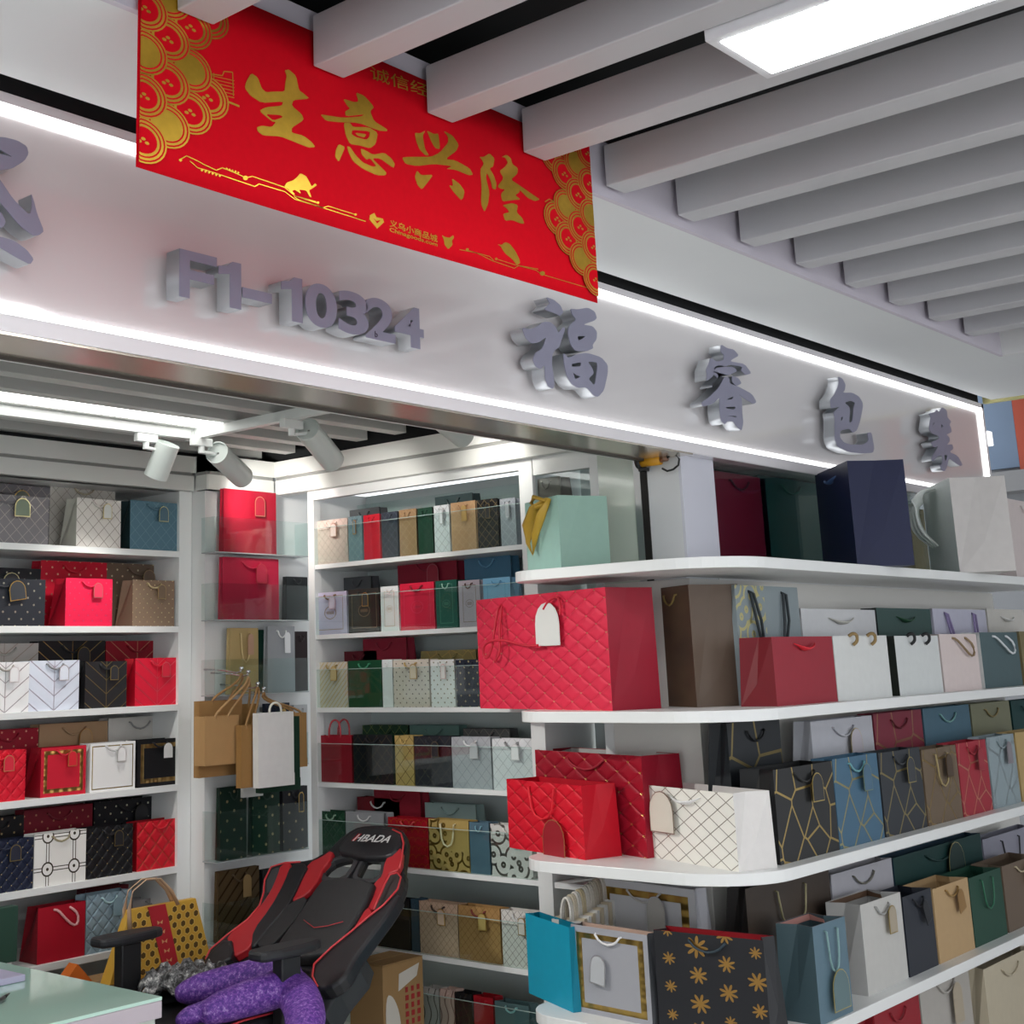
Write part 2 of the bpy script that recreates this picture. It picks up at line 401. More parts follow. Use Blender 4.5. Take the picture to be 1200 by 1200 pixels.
RUI=[[(545,100),(620,150),(700,165),(765,235),(665,290),(665,320),(840,350),(925,465),(860,480),(800,420),(820,375),(660,345),(600,370),(520,350),(450,380),(440,490),(360,560),(370,470),(360,420),(400,330),(410,270),(480,320),(580,300),(585,220),(545,190)],
 [(480,400),(590,385),(700,390),(745,430),(640,480),(550,490),(540,560),(480,620),(430,640),(440,600),(505,540),(510,470),(450,440)],
 [(590,510),(640,520),(650,600),(760,640),(930,730),(990,830),(960,850),(860,790),(760,720),(800,780),(805,950),(820,1100),(800,1190),(760,1150),(700,1070),(620,1070),(590,1110),(550,1060),(530,900),(530,760),(430,850),(310,880),(300,840),(400,770),(520,650)],
 [(600,800),(700,750),(690,800)],[(600,890),(730,880),(720,935),(610,920)],[(610,1000),(740,1000),(735,1035),(680,1020)],[(680,500),(760,530),(800,590),(740,620),(690,570)]]
char_sign('sign_character','raised silver second character of the shop name, long flared strokes',795,395,10.9,RUI)
BAO=[[(450,80),(500,110),(540,190),(530,260),(505,310),(640,310),(730,360),(780,440),(785,500),(745,700),(700,830),(650,860),(600,800),(470,830),(460,930),(520,1010),(620,1040),(800,1040),(880,980),(860,870),(905,860),(945,1080),(930,1140),(800,1150),(600,1130),(450,1060),(405,950),(405,650),(385,580),(480,490),(350,520),(340,400),(400,330),(450,220),(465,140)],
 [(525,440),(620,405),(690,440),(670,500),(650,700),(610,730),(590,700),(605,560),(590,500)],[(480,640),(520,640),(500,700),(475,700)]]
char_sign('sign_character','raised silver third character of the shop name with a hooked tail',945,435,12,BAO)
ZHU=[[(590,100),(650,150),(660,260),(720,320),(690,370),(720,430),(730,480),(640,520),(690,570),(700,620),(650,690),(740,680),(755,740),(690,800),(820,860),(900,1000),(870,1010),(690,880),(650,1030),(620,1090),(590,1080),(560,1000),(600,970),(600,850),(520,850),(430,940),(430,880),(540,700),(460,720),(415,650),(540,600),(540,540),(430,500),(390,440),(400,360),(420,240),(380,200),(480,180),(500,140),(540,180)],
 [(560,350),(610,390),(570,430)],[(430,350),(480,335),(430,400)],[(610,740),(690,690),(640,740)],[(605,840),(680,840),(640,960)]]
char_sign('sign_character','small raised silver fourth character at the far end of the sign',1060,470,13.33,ZHU)
LEFTC=[[(-90,10),(30,10),(150,40),(230,90),(245,150),(210,210),(100,280),(-90,300),(-90,160),(0,155),(120,185),(0,110),(-90,100)],
 [(-90,280),(0,370),(120,550),(262,690),(275,600),(268,495),(300,560),(330,680),(390,830),(350,870),(290,880),(170,790),(60,660),(-90,480)],
 [(-90,640),(0,660),(45,750),(20,800),(-90,820)],[(-90,880),(0,885),(120,920),(230,1000),(290,1080),(265,1120),(150,1060),(0,970),(-90,930)]]
char_sign('sign_character','large raised silver character cut off by the left edge of the photo',0,160,7.5,LEFTC)
# number
Y=YS-.048
a=P(210,347,1,Y); b=P(493,409,1,Y); top=P(210,291,1,Y)
num=empty('stall_number',(a[0],YS,a[2]),0,'raised silver stall number F1-10324 on the fascia','sign lettering','raised shop name characters'); del num['group']
wid=b[0]-a[0]; hgt=top[2]-a[2]
MT=Matrix.Translation((0,Y-YS,0))@FRX
GL={'F':[[(0,0),(.27,0),(.27,.4),(.92,.4),(.92,.6),(.27,.6),(.27,.8),(1,.8),(1,1),(0,1)]],'1':[[(.5,0),(1,0),(1,1),(.62,1),(.35,.88),(0,.84),(0,.66),(.5,.72)]],'-':[[(0,.28),(1,.28),(1,.50),(0,.50)]]}
for gi,(g,xa_,xb_,ya_) in enumerate((('F',210,254,348),('1',256,282.5,360),('-',284,318.5,362),('1',330,354.5,377),('0',358,395,386),('3',397,432,393),('2',429,463.5,401),('4',463,497,409))):
    A=P(xa_,ya_,1,Y); B=P(xb_,ya_,1,Y); h_=hgt; zz=a[2]
    for nm,dep_,yo,mm in (('letter_face',.001,0,LETF),('letter_side',.021,.0225,LETS)):
        Mt=Matrix.Translation((A[0]-a[0],Y-YS+yo,zz-a[2]))@FRX
        if g in GL:
            o=curve_mesh(nm,[[(p[0]*(B[0]-A[0]),p[1]*h_) for p in sp_] for sp_ in GL[g]],dep_,mm,num); o.matrix_basis=Mt
        else: fit_text(nm,g,B[0]-A[0],h_,dep_,mm,num,Mt,offset=.035)
q=P(439,395,1,Y)
text_mesh('pen_mark','b',.022,.0004,mat('ink','2a1c33',.6,noise=.1),num,Matrix.Translation((q[0]-a[0],Y-YS-.0015,q[2]-a[2]))@FRX)
# ------------------------------------------------------------------ banner
YB=1.832
RED=mat('banner_red','cf0018',.8,noise=.08,nscale=60,bump=.08,spec=.12)
GPR=mat('banner_gold','d2a93a',.34,metal=.8,noise=.15,nscale=60)
ban=empty('banner',(2.05,YB,2.4),0,'red cloth banner with gold calligraphy hanging in front of the sign','banner')
BX0,BX1,BZ0,BZ1=1.365,2.755,2.402,2.80
m=MB(); N=28
for i in range(N):
    for j in range(6):
        def pt(i,j):
            u=i/N; v=j/6; x=BX0+(BX1-BX0)*u; z=BZ0+(BZ1-BZ0)*v-.003*math.sin(u*5)*(1-v)
            return (x-2.05,.0005*math.sin(u*9+v)*(1-v)+.0005,z-2.4)
        m.face([pt(i,j),pt(i+1,j),pt(i+1,j+1),pt(i,j+1)])
m.build('banner_cloth',RED,ban,smooth=True,solid=.001)
BM=Matrix(((1,0,0,-2.05),(0,0,-1,0),(0,1,0,-2.4),(0,0,0,1)))
def ban_print(name,splines,off,m_,k=None,x0=0,y0=0,sm=1):
    sp=[]
    for s_ in splines:
        pts=s_ if k is None else [(x0+a/k,y0+b/k) for a,b in s_]
        if sm: pts=smooth_poly(pts,sm,.16)
        q=[P(a,b,1,YB-.005) for a,b in pts]; sp.append([(p[0],p[2]) for p in q])
    o=curve_mesh(name,sp,.0003,m_,ban); o.matrix_basis=Matrix.Translation((0,-off,0))@BM; return o
SHENG=[[(95,60),(140,90),(170,170),(200,195),(260,190),(330,190),(335,130),(345,80),(330,40),(360,35),(410,80),(430,180),(470,210),(505,240),(390,250),(380,290),(450,350),(465,390),(380,445),(380,480),(460,500),(520,545),(545,580),(500,585),(400,545),(300,505),(180,500),(140,470),(135,440),(170,430),(240,440),(270,405),(240,400),(150,325),(200,300),(310,290),(320,260),(170,270),(90,220),(50,165),(60,120)],[(195,348),(250,395),(320,370),(300,355)]]
YI=[[(740,240),(820,265),(850,260),(830,195),(890,220),(960,300),(930,330),(960,400),(1050,455),(1050,470),(990,465),(850,410),(700,405),(620,395),(580,350),(640,360),(740,375),(870,365),(890,350),(760,365),(755,330),(790,310),(770,290)],
 [(745,410),(790,410),(810,440),(920,440),(985,480),(970,560),(930,590),(860,570),(790,560),(760,500)],[(805,460),(930,470),(925,510),(905,530),(830,510),(800,490)],
 [(710,560),(755,580),(730,640),(710,685),(685,650),(690,600)],
 [(768,575),(790,580),(830,640),(880,690),(950,720),(975,715),(930,660),(905,670),(870,630),(865,590),(900,605),(950,635),(1030,620),(1080,660),(1105,700),(1095,730),(1000,660),(945,660),(1000,715),(1045,760),(1040,780),(980,780),(880,735),(810,680),(780,620)]]
XING=[[(165,180),(200,185),(240,165),(220,200),(235,290),(265,340),(240,340),(200,300),(175,240)],[(250,165),(300,190),(330,185),(340,260),(340,295),(310,290),(280,240),(262,195)],
 [(365,165),(430,200),(475,265),(455,310),(380,365),(450,375),(550,430),(575,475),(545,480),(450,440),(385,435),(430,415),(300,400),(180,415),(100,400),(75,355),(120,350),(280,350),(340,320),(400,250),(400,210)],
 [(180,445),(210,480),(295,475),(255,530),(215,580),(185,550),(165,490)],[(425,500),(480,540),(515,590),(505,640),(490,655),(440,600),(405,550),(435,555)]]
LONG=[[(620,350),(650,350),(690,325),(725,360),(715,420),(690,430),(720,480),(740,540),(735,580),(710,575),(700,520),(670,460),(665,500),(690,600),(680,680),(655,740),(630,680),(635,560),(625,440),(650,400),(640,375)],
 [(775,350),(810,335),(840,360),(850,400),(890,430),(885,470),(840,510),(900,550),(1000,620),(1045,650),(1010,662),(960,640),(900,580),(900,600),(870,620),(910,650),(850,655),(780,665),(770,610),(800,580),(770,575),(745,560),(790,500),(760,450),(800,420),(820,390),(800,355)],
 [(780,690),(850,675),(890,690),(880,740),(920,780),(935,820),(910,820),(850,795),(800,800),(785,750),(830,740),(815,715)]]
ban_print('gold_character',SHENG,.0015,GPR,6,280,75); ban_print('gold_character',YI,.0015,GPR,6,280,75)
ban_print('gold_character',XING,.0015,GPR,6,460,125); ban_print('gold_character',LONG,.0015,GPR,6,460,125)
ban_print('gold_print',[[(825,480),(905,490),(890,515),(840,500)]],.0015,GPR,6,280,75)
# scalloped corners
mg=MB()
def disc(cx,cz,rx,rz,off,mi,n=26):
    pts=[]
    for i in range(n):
        t=2*math.pi*i/n; x=min(max(cx+rx*math.cos(t),BX0+.002),BX1-.002); z=cz+rz*math.sin(t)
        pts.append((x-2.05,-off,z-2.4))
    mg.face(pts,mi)
RX,RZ=.052,.042
cols=[(0.010,[2.452,2.535,2.617,2.700,2.78],4),(.062,[2.494,2.576,2.659,2.741],3),(.114,[2.535,2.617,2.700,2.78],2),(.155,[2.576,2.735],1)]
for mir in (0,1):
    mg=MB()
    for dx,zs,order in cols:
        for q_,z in enumerate(zs):
            if mir: z=z+.01; 
            cx=BX1-dx if mir else BX0+dx
            for r_,(fr_,mi) in enumerate(((1,0),(.93,1),(.86,0),(.76,1),(.69,0),(.58,(0 if (q_+order)%3==0 else 1)))):
                disc(cx,z,RX*fr_,RZ*fr_,.0022+order*.0009+r_*.00012,mi)
            if (q_+order)%3:
                for e in range(3): disc(cx-.008+.008*e,z+.006*(e%2)-.004,.005,.003,.0022+order*.0009+.0008,0,8)
    mg.build('scallop_print',[GPR,RED],ban,merge=False)
def pxline(pts,w,off=.0016,m_=GPR,name='gold_line'):
    mm=MB()
    for a,b in zip(pts[:-1],pts[1:]):
        A=P(*a,1,YB-.005); B=P(*b,1,YB-.005); A=Vector((A[0]-2.05,-off,A[2]-2.4)); B=Vector((B[0]-2.05,-off,B[2]-2.4))
        d=(B-A).normalized(); n=Vector((-d.z,0,d.x))*w/2
        mm.face([A-n,B-n,B+n,A+n])
    return mm.build(name,m_,ban,merge=False)
pxline([(213,186),(220,182),(233,188),(240,192),(255,199),(262,196),(275,201),(290,208),(297,206),(335,219),(347,229),(375,238)],.0018)
pxline([(224,188),(233,196),(250,201),(300,218),(305,215),(335,224),(347,233),(380,243),(386,241),(418,251)],.0018)
pxline([(347,229),(372,236)],.0018); pxline([(346,230),(352,234),(380,243),(430,259)],.0018)
pxline([(540,292),(560,296),(578,305),(604,314),(609,311),(629,316),(636,321),(690,337)],.0016); pxline([(549,293),(575,300),(580,305)],.0016); pxline([(583,303),(605,310),(632,315)],.0016)
for x,y,r in ((213,187,2),(289,208,3),(374,237,1.6),(418,251,1.6),(549,292,1.8),(583,303,1.6),(637,320,3)):
    ban_print('gold_dot',[[(x+r*math.cos(t*.785),y+r*.9*math.sin(t*.785)) for t in range(8)]],.0016,GPR)
for i in range(6): ban_print('gold_dot',[[(238+i*4.2+1.6*math.cos(t),199+i*1.3+1.6*math.sin(t)) for t in (0,1.57,3.14,4.71)]],.0016,GPR,sm=0)
for i in range(5): ban_print('gold_dot',[[(267+i*3.4+1.4*math.cos(t),197+i*1.2+1.4*math.sin(t)) for t in (0,1.57,3.14,4.71)]],.0016,GPR,sm=0)
# small ox figures, emblem, tower and wall motifs
OX=[[(325,860),(345,830),(390,815),(420,790),(440,765),(480,785),(500,820),(520,860),(545,835),(555,850),(520,875),(500,885),(520,935),(505,930),(480,885),(430,880),(445,910),(400,880),(380,890),(405,915),(375,905),(355,875)]]
ban_print('ox_figure',OX,.0016,GPR,6,280,75)
OX2=[[(745,965),(775,970),(800,950),(830,960),(870,1010),(900,1070),(905,1100),(880,1110),(850,1070),(800,1030),(780,1000),(770,980)]]
ban_print('ox_figure',OX2,.0016,GPR,6,460,125)
ban_print('ox_head_figure',[[(355,900),(380,915),(410,920),(435,900),(440,920),(425,940),(430,970),(400,1000),(375,970),(370,935)]],.0016,GPR,6,460,125)
ban_print('emblem',[[(930,1060),(960,1045),(975,1075),(1020,1085),(1028,1110),(980,1155),(925,1090)],[(950,1075),(975,1100),(1005,1095),(980,1120)]],.0016,GPR,6,280,75,sm=0)
pxline([(233,79),(233,108),(250,112)],.002); 
for i in range(5): pxline([(236+4*i,80+1.2*i),(236+4*i,107+i)],.0015)
for i in range(6): pxline([(250,88+4*i),(276,94+4*i)],.0013)
pxline([(232,108),(250,111),(282,124)],.004); pxline([(248,86),(262,88),(264,83),(274,84),(275,112)],.002)
pxline([(640,236),(645,233),(672,247)],.0025); pxline([(645,238),(645,256),(670,262),(671,246)],.0018)
for i in range(4): pxline([(648,240+4*i),(668,246+4*i)],.0012)
def ban_text(body,pa,pb,h,nm='gold_text',off=0):
    A=P(*pa,1,YB-.005); B=P(*pb,1,YB-.005)
    sl=math.atan2(B[2]-A[2],B[0]-A[0])
    o=fit_text(nm,body,math.hypot(B[0]-A[0],B[2]-A[2]),h,.0003,GPR,ban,Matrix.Translation((A[0]-2.05,-.0018,A[2]-2.4))@Matrix.Rotation(-sl,4,'Y')@FRX,offset=off); return o
ban_text('义乌小商品城',(458,265),(514,284),.016,off=.01)
ban_text('Chinagoods.com',(458,272),(514,290),.011,off=.012)
ban_text('诚信经营',(436,92),(525,121),.03)
# ------------------------------------------------------------------ interior shell
struct(box('wall_back',(-1,4.74,0),(4.4,4.80,2.9),WHITE2))
struct(box('wall_left',(-.75,YS+.25,0),(-.7,4.74,2.9),WHITE2))
struct(box('ceiling_inner',(-1,YS+.24,2.62),(4.4,4.8,2.66),mat('inner_ceiling','55585a',.8,noise=.1)))
isl=empty('slatted_ceiling',(0,0,0),0,'grey slatted ceiling inside the shop above the track lights','ceiling grid')
y=2.70-.03
for yy in [4.12-.205*i for i in range(8)]+[4.325]:
    box('ceiling_slat',(-.7,yy-.03,2.42),(3.87,yy+.03,2.53),SLATI,isl,bevel=.002)
ip=empty('ceiling_light',(0,0,0),0,'long white LED panel in the ceiling inside the shop','light')
box('light_housing',(-.2,3.742,2.425),(3.26,3.888,2.47),mat('lamp_white','dfe0e4'),ip)
box('diffuser',(-.19,3.75,2.4235),(3.25,3.88,2.4249),PANELI,ip)
ip=empty('ceiling_light',(0,0,0),0,'added second white LED panel inside the shop, unseen behind the fascia','light')  # unseen panel added to brighten the interior
box('light_housing',(-.2,2.922,2.425),(3.26,3.06,2.47),mat('lamp_white','dfe0e4'),ip)
box('diffuser',(-.19,2.93,2.4235),(3.25,3.05,2.4249),PANELI,ip)
struct(box('wall_gap_shade',(-.7,4.36,2.40),(4.2,4.38,2.62),DARK)); struct(box('wall_gap_shade_side',(3.945,2.52,2.40),(3.96,4.38,2.62),DARK))  # dark strips standing in for shade in the gap above the cornice
# cornice around the inside
CORN=mat('cornice_white','d9dad6',.45,noise=.03,nscale=3)
GRV=mat('cornice_groove','8d8e8b',.6,noise=.05)
def corn(a,b,nrm,i):
    """a,b corner points in plan (front line); nrm = direction of body behind"""
    ax,ay=a; bx,by=b; nx,ny=nrm
    for (z0,z1,d,mm) in ((2.335,2.40,0,CORN),(2.322,2.335,.012,GRV),(2.262,2.322,.004,CORN)):
        m=MB(); poly=[(ax+nx*d,ay+ny*d),(bx+nx*d,by+ny*d),(bx+nx*.07,by+ny*.07),(ax+nx*.07,ay+ny*.07)]
        m.prism([(p[0],p[1],z0) for p in poly],(0,0,z1-z0)); struct(m.build('trim_%d'%i,mm)); i+=1
    return i
n=8
n=corn((-.7,4.32),(3.53,4.32),(0,1),n); n=corn((3.53,4.32),(3.53,4.24),(1,0),n); n=corn((3.53,4.24),(3.89,4.24),(0,1),n); n=corn((3.89,4.24),(3.89,2.52),(1,0),n)
struct(box('wall_pillar',(3.55,4.28,0),(4.2,4.74,2.40),WHITE2))
# ------------------------------------------------------------------ left cabinet
LZ=[2.023,1.731,1.434,1.137,.840,.588,.30]
YL=4.36
lc=empty('wall_cabinet',(1.4,YL,0),0,'tall white open wall cabinet on the left filled with gift bags','cabinet')
lc.location=(0,0,0)
box('side_panel',(3.485,YL,0),(3.548,4.72,2.34),WHITE,lc,bevel=.001)
box('side_panel',(.2,YL,0),(.25,4.72,2.34),WHITE,lc)
box('back_panel',(.25,4.70,0),(3.485,4.72,2.34),mat('cab_back','c9cac8',.5,noise=.03),lc)
box('top_panel',(.25,YL,2.262),(3.485,4.70,2.34),WHITE,lc)
for z in LZ: box('shelf',(.25,YL,z-.024),(3.485,4.70,z),WHITE,lc,bevel=.0015)
# ------------------------------------------------------------------ middle cabinet
MZ=[1.962,1.684,1.402,1.120,.834,.546,.27]
XM=3.93
mc=empty('display_cabinet',(0,0,0),0,'white display cabinet on the side wall with bags behind low glass strips','cabinet')
CABB=mat('aqua_back','d3dfdd',.2,coat=.3,noise=.04,nscale=3)
CABT=mat('teal_dark_back','4d5a59',.15,coat=.5,noise=.05,nscale=3)
def stile(par,y0,y1,x1=XM+.0): box('stile',(XM,y0,0),(XM+.04,y1,2.262),WHITE,par,bevel=.001)
stile(mc,4.052,4.087); stile(mc,2.935,2.995)
box('top_rail',(XM,2.995,2.225),(XM+.03,4.052,2.262),WHITE,mc,bevel=.001)
box('side_panel',(XM+.04,4.06,0),(4.27,4.087,2.262),WHITE,mc); box('side_panel',(XM+.04,2.945,0),(4.27,2.975,2.262),WHITE,mc)
box('back_panel',(4.25,2.975,0),(4.27,4.06,2.262),CABB,mc)
for z in MZ: box('shelf',(XM+.004,2.975,z-.018),(4.25,4.06,z),WHITE,mc,bevel=.001)
for z in MZ:
    box('glass_strip',(XM+.002,2.997,z+.001),(XM+.006,4.05,z+.145),PANE,mc); box('glass_edge',(XM+.002,2.997,z+.145),(XM+.006,4.05,z+.1468),mat('glass_edge','b9cfc9',.2,noise=.03),mc)
box('glass_pane',(4.19,2.98,1.98),(4.194,4.055,2.22),PANE,mc)
m2=empty('display_cabinet',(0,0,0),0,'narrow second bay of the side wall cabinet behind the mint bag','cabinet')
box('stile',(XM,2.655,0),(XM+.04,2.69,2.262),WHITE,m2,bevel=.001); box('top_rail',(XM,2.69,2.20),(XM+.03,2.93,2.262),WHITE,m2)
box('back_panel',(4.22,2.66,0),(4.24,2.93,2.262),CABB,m2)
for z in MZ: box('shelf',(XM+.004,2.66,z-.018),(4.22,2.93,z),WHITE,m2)
box('glass_pane',(XM+.012,2.69,1.98),(XM+.016,2.93,2.20),PANE,m2)
# side wall: glossy panel, shutter track, jamb, pillar
struct(box('wall_panel',(XM,2.51,1.80),(XM+.06,2.655,2.262),mat('gloss_green_white','cfd8cc',.08,coat=.8,noise=.02)))
struct(box('door_track',(XM-.006,2.485,1.80),(XM+.03,2.51,2.25),mat('alu','b3b4b6',.3,metal=.8,noise=.05)))
struct(box('door_seal',(XM-.004,2.46,1.80),(XM+.05,2.485,2.22),mat('seal_black','15110e',.6,noise=.1)))
JAM=mat('jamb_white','d4d6d8',.28,noise=.03,nscale=10,bump=.12)
struct(box('wall_jamb',(XM,2.34,1.801),(XM+.2,2.46,2.2),JAM))
struct(box('wall_front_pillar',(XM,2.33,1.85),(4.14,2.34,2.2),mat('lilac_white','d3d4de',.2,coat=.4,noise=.02)))
struct(box('wall_front_low',(XM,2.33,0),(6.6,2.654,1.80),mat('stand_back','dedcd6',.45,noise=.04,nscale=2)))
# window above the stand
struct(box('window_1',(4.14,2.335,1.86),(6.6,2.341,2.2),PANE))
struct(box('window_sill_1',(4.14,2.341,1.801),(6.6,2.66,1.838),WHITE2))
struct(box('wall_window_back',(4.3,2.66,1.801),(6.6,2.68,2.3),mat('window_back','9db0ab',.25,coat=.4,noise=.08,nscale=2)))
struct(box('ceiling_window',(4.14,2.345,2.26),(6.6,2.66,2.28),WHITE2))
# closer motor with cable
dm=empty('door_motor',(0,0,0),0,'small orange door motor with looped black cable above the jamb','motor')
def onJ(x,y,X=3.90): return Vector(P(x,y,0,X))
A=onJ(752,542); B=onJ(774,539)
MB().cyl(A,B,.016,16).build('motor_body',mat('motor_orange','d99a1f',.4,noise=.1),dm,smooth=True)
MB().cyl(onJ(747,543),A,.019,16).build('end_cap',BLACKP,dm,smooth=True)
MB().cyl(B,onJ(782,537),.009,10).build('shaft',mat('worn_red_metal','8a6a58',.4,metal=.5,noise=.1),dm,smooth=True)
cp=[(780,538),(786,533),(792,533),(796,538),(795,545),(789,550),(782,552),(776,549)]
MB().tube([onJ(*c) for c in cp],.0035,8).build('cable',BLACKP,dm,smooth=True)
MB().box(onJ(745,549)+Vector((0,-.01,0)),onJ(760,551)+Vector((.02,.01,0))).build('bracket',BLACKP,dm)
# ------------------------------------------------------------------ stand shelves (wrap round the end of the wall)
TZ=[1.838,1.402,.962,.525,.09]
st=empty('display_stand',(0,0,0),0,'white wraparound display stand with rounded shelves in front of the shop wall','shelf')
def shelf_outline(xe,yf,yr,x1,rf=.24,rr=.13):
    pts=[(x1,yf)]
    for i in range(11):
        t=math.pi*1.5-math.pi/2*i/10; pts.append((xe+rf+rf*math.cos(t),yf+rf+rf*math.sin(t)))
    for i in range(9):
        t=math.pi-math.pi/2*i/8; pts.append((xe+rr+rr*math.cos(t),yr-rr+rr*math.sin(t)))
    pts+=[(XM-.002,yr),(XM-.002,2.329),(x1,2.329)]
    return pts
XE,YF=3.545,1.985
for i,z in enumerate(TZ):
    m=MB(); m.prism([(a,b,z-.033) for a,b in shelf_outline(XE,YF,2.80,6.6)],(0,0,.033)); m.build('shelf',WHITE,st,bevel=.002)
# ------------------------------------------------------------------ gift bags
BAGN={'n':0}; DIM={}
def arch(cx,cz,w,h,n=8):
    r=w/2; pts=[(cx-r,cz-h/2),(cx+r,cz-h/2)]
    for i in range(n+1):
        t=math.pi*i/n; pts.append((cx+r*math.cos(t),cz+h/2-r+r*math.sin(t)))
    return pts
def bag(loc,rz,w,h,d,pat='plain',base='ffffff',acc='c9a45c',s=.05,handle='swag',hcol=None,tagc=None,tagb='c9a45c',label='',group=None,side=None,top=.6,lean=0,tagpos=None,tagsz=None,tf=None,kind='gift_bag',stick=0,tiltx=0,gus=.35,hr=None,rough=.45,inner=None,cat='gift bag',tagtilt=0,side_pat=None,us=1):
    o=empty(kind,loc,rz,label,cat,group)
    o.rotation_euler=(lean,0,rz)
    fm=pattern(pat,base,acc,s,round(w*us,2),round(h,2),rough=rough)
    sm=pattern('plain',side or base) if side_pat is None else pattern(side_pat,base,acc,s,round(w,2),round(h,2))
    im=pattern('plain',inner or side or base)
    m=MB(); dt=d*top; y0=0; yt0=(d-dt)/2*0; # front stays vertical, back leans in
    f=[(0,0,0),(w,0,0),(w,0,h),(0,0,h)]
    bk=[(0,d,0),(w,d,0),(w,dt,h),(0,dt,h)]
    m.face(f,0,[(0,0),(w*us,0),(w*us,h),(0,h)])
    m.face([bk[1],bk[0],bk[3],bk[2]],1,[(0,0),(w,0),(w,h),(0,h)])
    for sx,xx in ((-1,0),(1,w)):
        g=d*gus*.5; kz=min(d*.55,h*.4)
        A,B,Cc,D=(xx,0,0),(xx,d,0),(xx,dt,h),(xx,0,h)
        mt=(xx-sx*g,dt*.5,h); ml=(xx,d*.5,kz)
        tri=[[A,B,ml],[A,ml,mt,D],[ml,B,Cc,mt]]
        for q in tri: m.face(q if sx>0 else q[::-1],1,[(p[1],p[2]) for p in (q if sx>0 else q[::-1])])
    m.face([(0,0,0),(0,d,0),(w,d,0),(w,0,0)],1)
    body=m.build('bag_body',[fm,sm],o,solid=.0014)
    # folded rim
    m=MB(); rim=[(.0006,.0006),(w-.0006,.0006),(w-d*gus*.5,dt*.5),(w-.0006,dt-.0006),(.0006,dt-.0006),(d*gus*.5,dt*.5)]
    for i in range(6):
        a,b=rim[i],rim[(i+1)%6]; m.face([(a[0],a[1],h+.0002),(b[0],b[1],h+.0002),(b[0]*.992+w*.004,b[1]*.97+dt*.015,h-.02),(a[0]*.992+w*.004,a[1]*.97+dt*.015,h-.02)])
    m.build('inner_fold',im,o)
    hc=hcol or base; hm=mat('cord_'+hc,hc,.6,noise=.2,nscale=200,bump=.2)
    r=hr or min(.0035,w*.016+.001)
    if handle:
        m=MB(); xa,xb=w*.33,w*.67
        if handle=='swag': # short cord drooping on the front
            pts=[(xa,.002,h*.93),(xa+.003,-.006,h*.925)]+[(xa+(xb-xa)*t,-.007,h*.925-min(.03,h*.1)*math.sin(math.pi*t)**.8) for t in (.15,.3,.5,.7,.85)]+[(xb-.003,-.006,h*.925),(xb,.002,h*.93)]
            m.tube(pts,r,6)
        elif handle=='down': # long loop hanging on the front
            L=min(.11,h*.42)
            pts=[(xa,.002,h*.92),(xa,-.008,h*.915)]+[(w/2-(xb-xa)/2*math.cos(math.pi*t)*.9,-.009,h*.9-L*math.sin(math.pi*t)**.55) for t in (.06,.15,.3,.5,.7,.85,.94)]+[(xb,-.008,h*.915),(xb,.002,h*.92)]
            m.tube(pts,r,6)
        elif handle=='up':
            L=.075 if kind=='paper_bag' else min(.09,w*.35)
            for yy in (dt-.002,.002):
                if yy<.01: m.build('handle',hm,o,smooth=True); m=MB()
                m.tube([(w/2-(xb-xa)/2*math.cos(math.pi*t),yy+.004*math.sin(math.pi*t),h*.96+L*math.sin(math.pi*t)**.6) for t in [i/10 for i in range(11)]],r*1.1,6)
        elif handle=='stubs':
            for xx in (xa,xb):
                if m.v: m.build('handle',hm,o,smooth=True); m=MB()
                m.tube(smooth3([(xx-.018,.0,h-.001),(xx-.014,-.012,h+.008),(xx,-.02,h+.004),(xx+.006,-.018,h-.018),(xx,-.004,h-.03)],2),r*1.6,6)
        elif handle=='ribbon':
            pts=[(xa,-.004,h*.9)]+[(xa+(xb-xa)*t,-.012,h*.9-.018*math.sin(math.pi*t)) for t in (.2,.35,.5,.65,.8)]+[(xb,-.004,h*.9)]
            m.tube(pts,.012,8,taper=[.2,.6,1,1,1,.6,.2],flat=.35)
        elif handle=='longloops':
            for xx,dr in ((w*.2,.05),(w*.72,-.03)):
                if m.v: m.build('handle',hm,o,smooth=True); m=MB()
                m.tube([(xx,.002,h*.95),(xx,-.008,h*.93),(xx+dr*.4,-.012,h*.7),(xx+dr,-.012,h*.45),(xx+dr*1.6,-.012,h*.4)],r*1.4,6)
                m.tube([(xx,.002,h*.95),(xx+.02,-.008,h*.93),(xx+.03+dr*.4,-.012,h*.7),(xx+dr+.01,-.012,h*.45)],r*1.4,6)
        elif handle=='side':
            pts=[(xa,.002,h*.93),(xa+.01,-.01,h*.92),(w*.5,-.014,h*.78),(w*.68,-.016,h*.6),(w*.8,-.014,h*.62),(w*.8,-.012,h*.8),(xb,-.008,h*.92),(xb,.002,h*.93)]
            m.tube(smooth3(pts),r*1.3,6)
        m.build('handle',hm,o,smooth=True)
    if tagc:
        fx,fz,fw,fh=tf or (.64,.75,min(.28,.18+.004/w),.32); tw,th=w*fw,h*fh; tx,tz=w*fx,h*fz; th=max(th,tw*1.05)
        m=MB(); A=arch(0,0,tw,th); m.prism([(x,0,z) for x,z in A],(0,.0012,0),0)
        k=1-.006/tw*1.2; A2=arch(0,0,tw-.006,th-.006); m.face([(x,-.0006,z) for x,z in A2],1)
        t_=m.build('gift_tag',[mat('tagb_'+tagb,tagb,.3,metal=.8 if tagb!=tagc else 0,noise=.05),mat('tagf_'+tagc,tagc,.5,noise=.05)],o,merge=False)
        t_.location=(tx,-.016,tz); t_.rotation_euler=(0,tagtilt,0)
    BAGN['n']+=1; DIM[o.name]=(w,h)
    return o
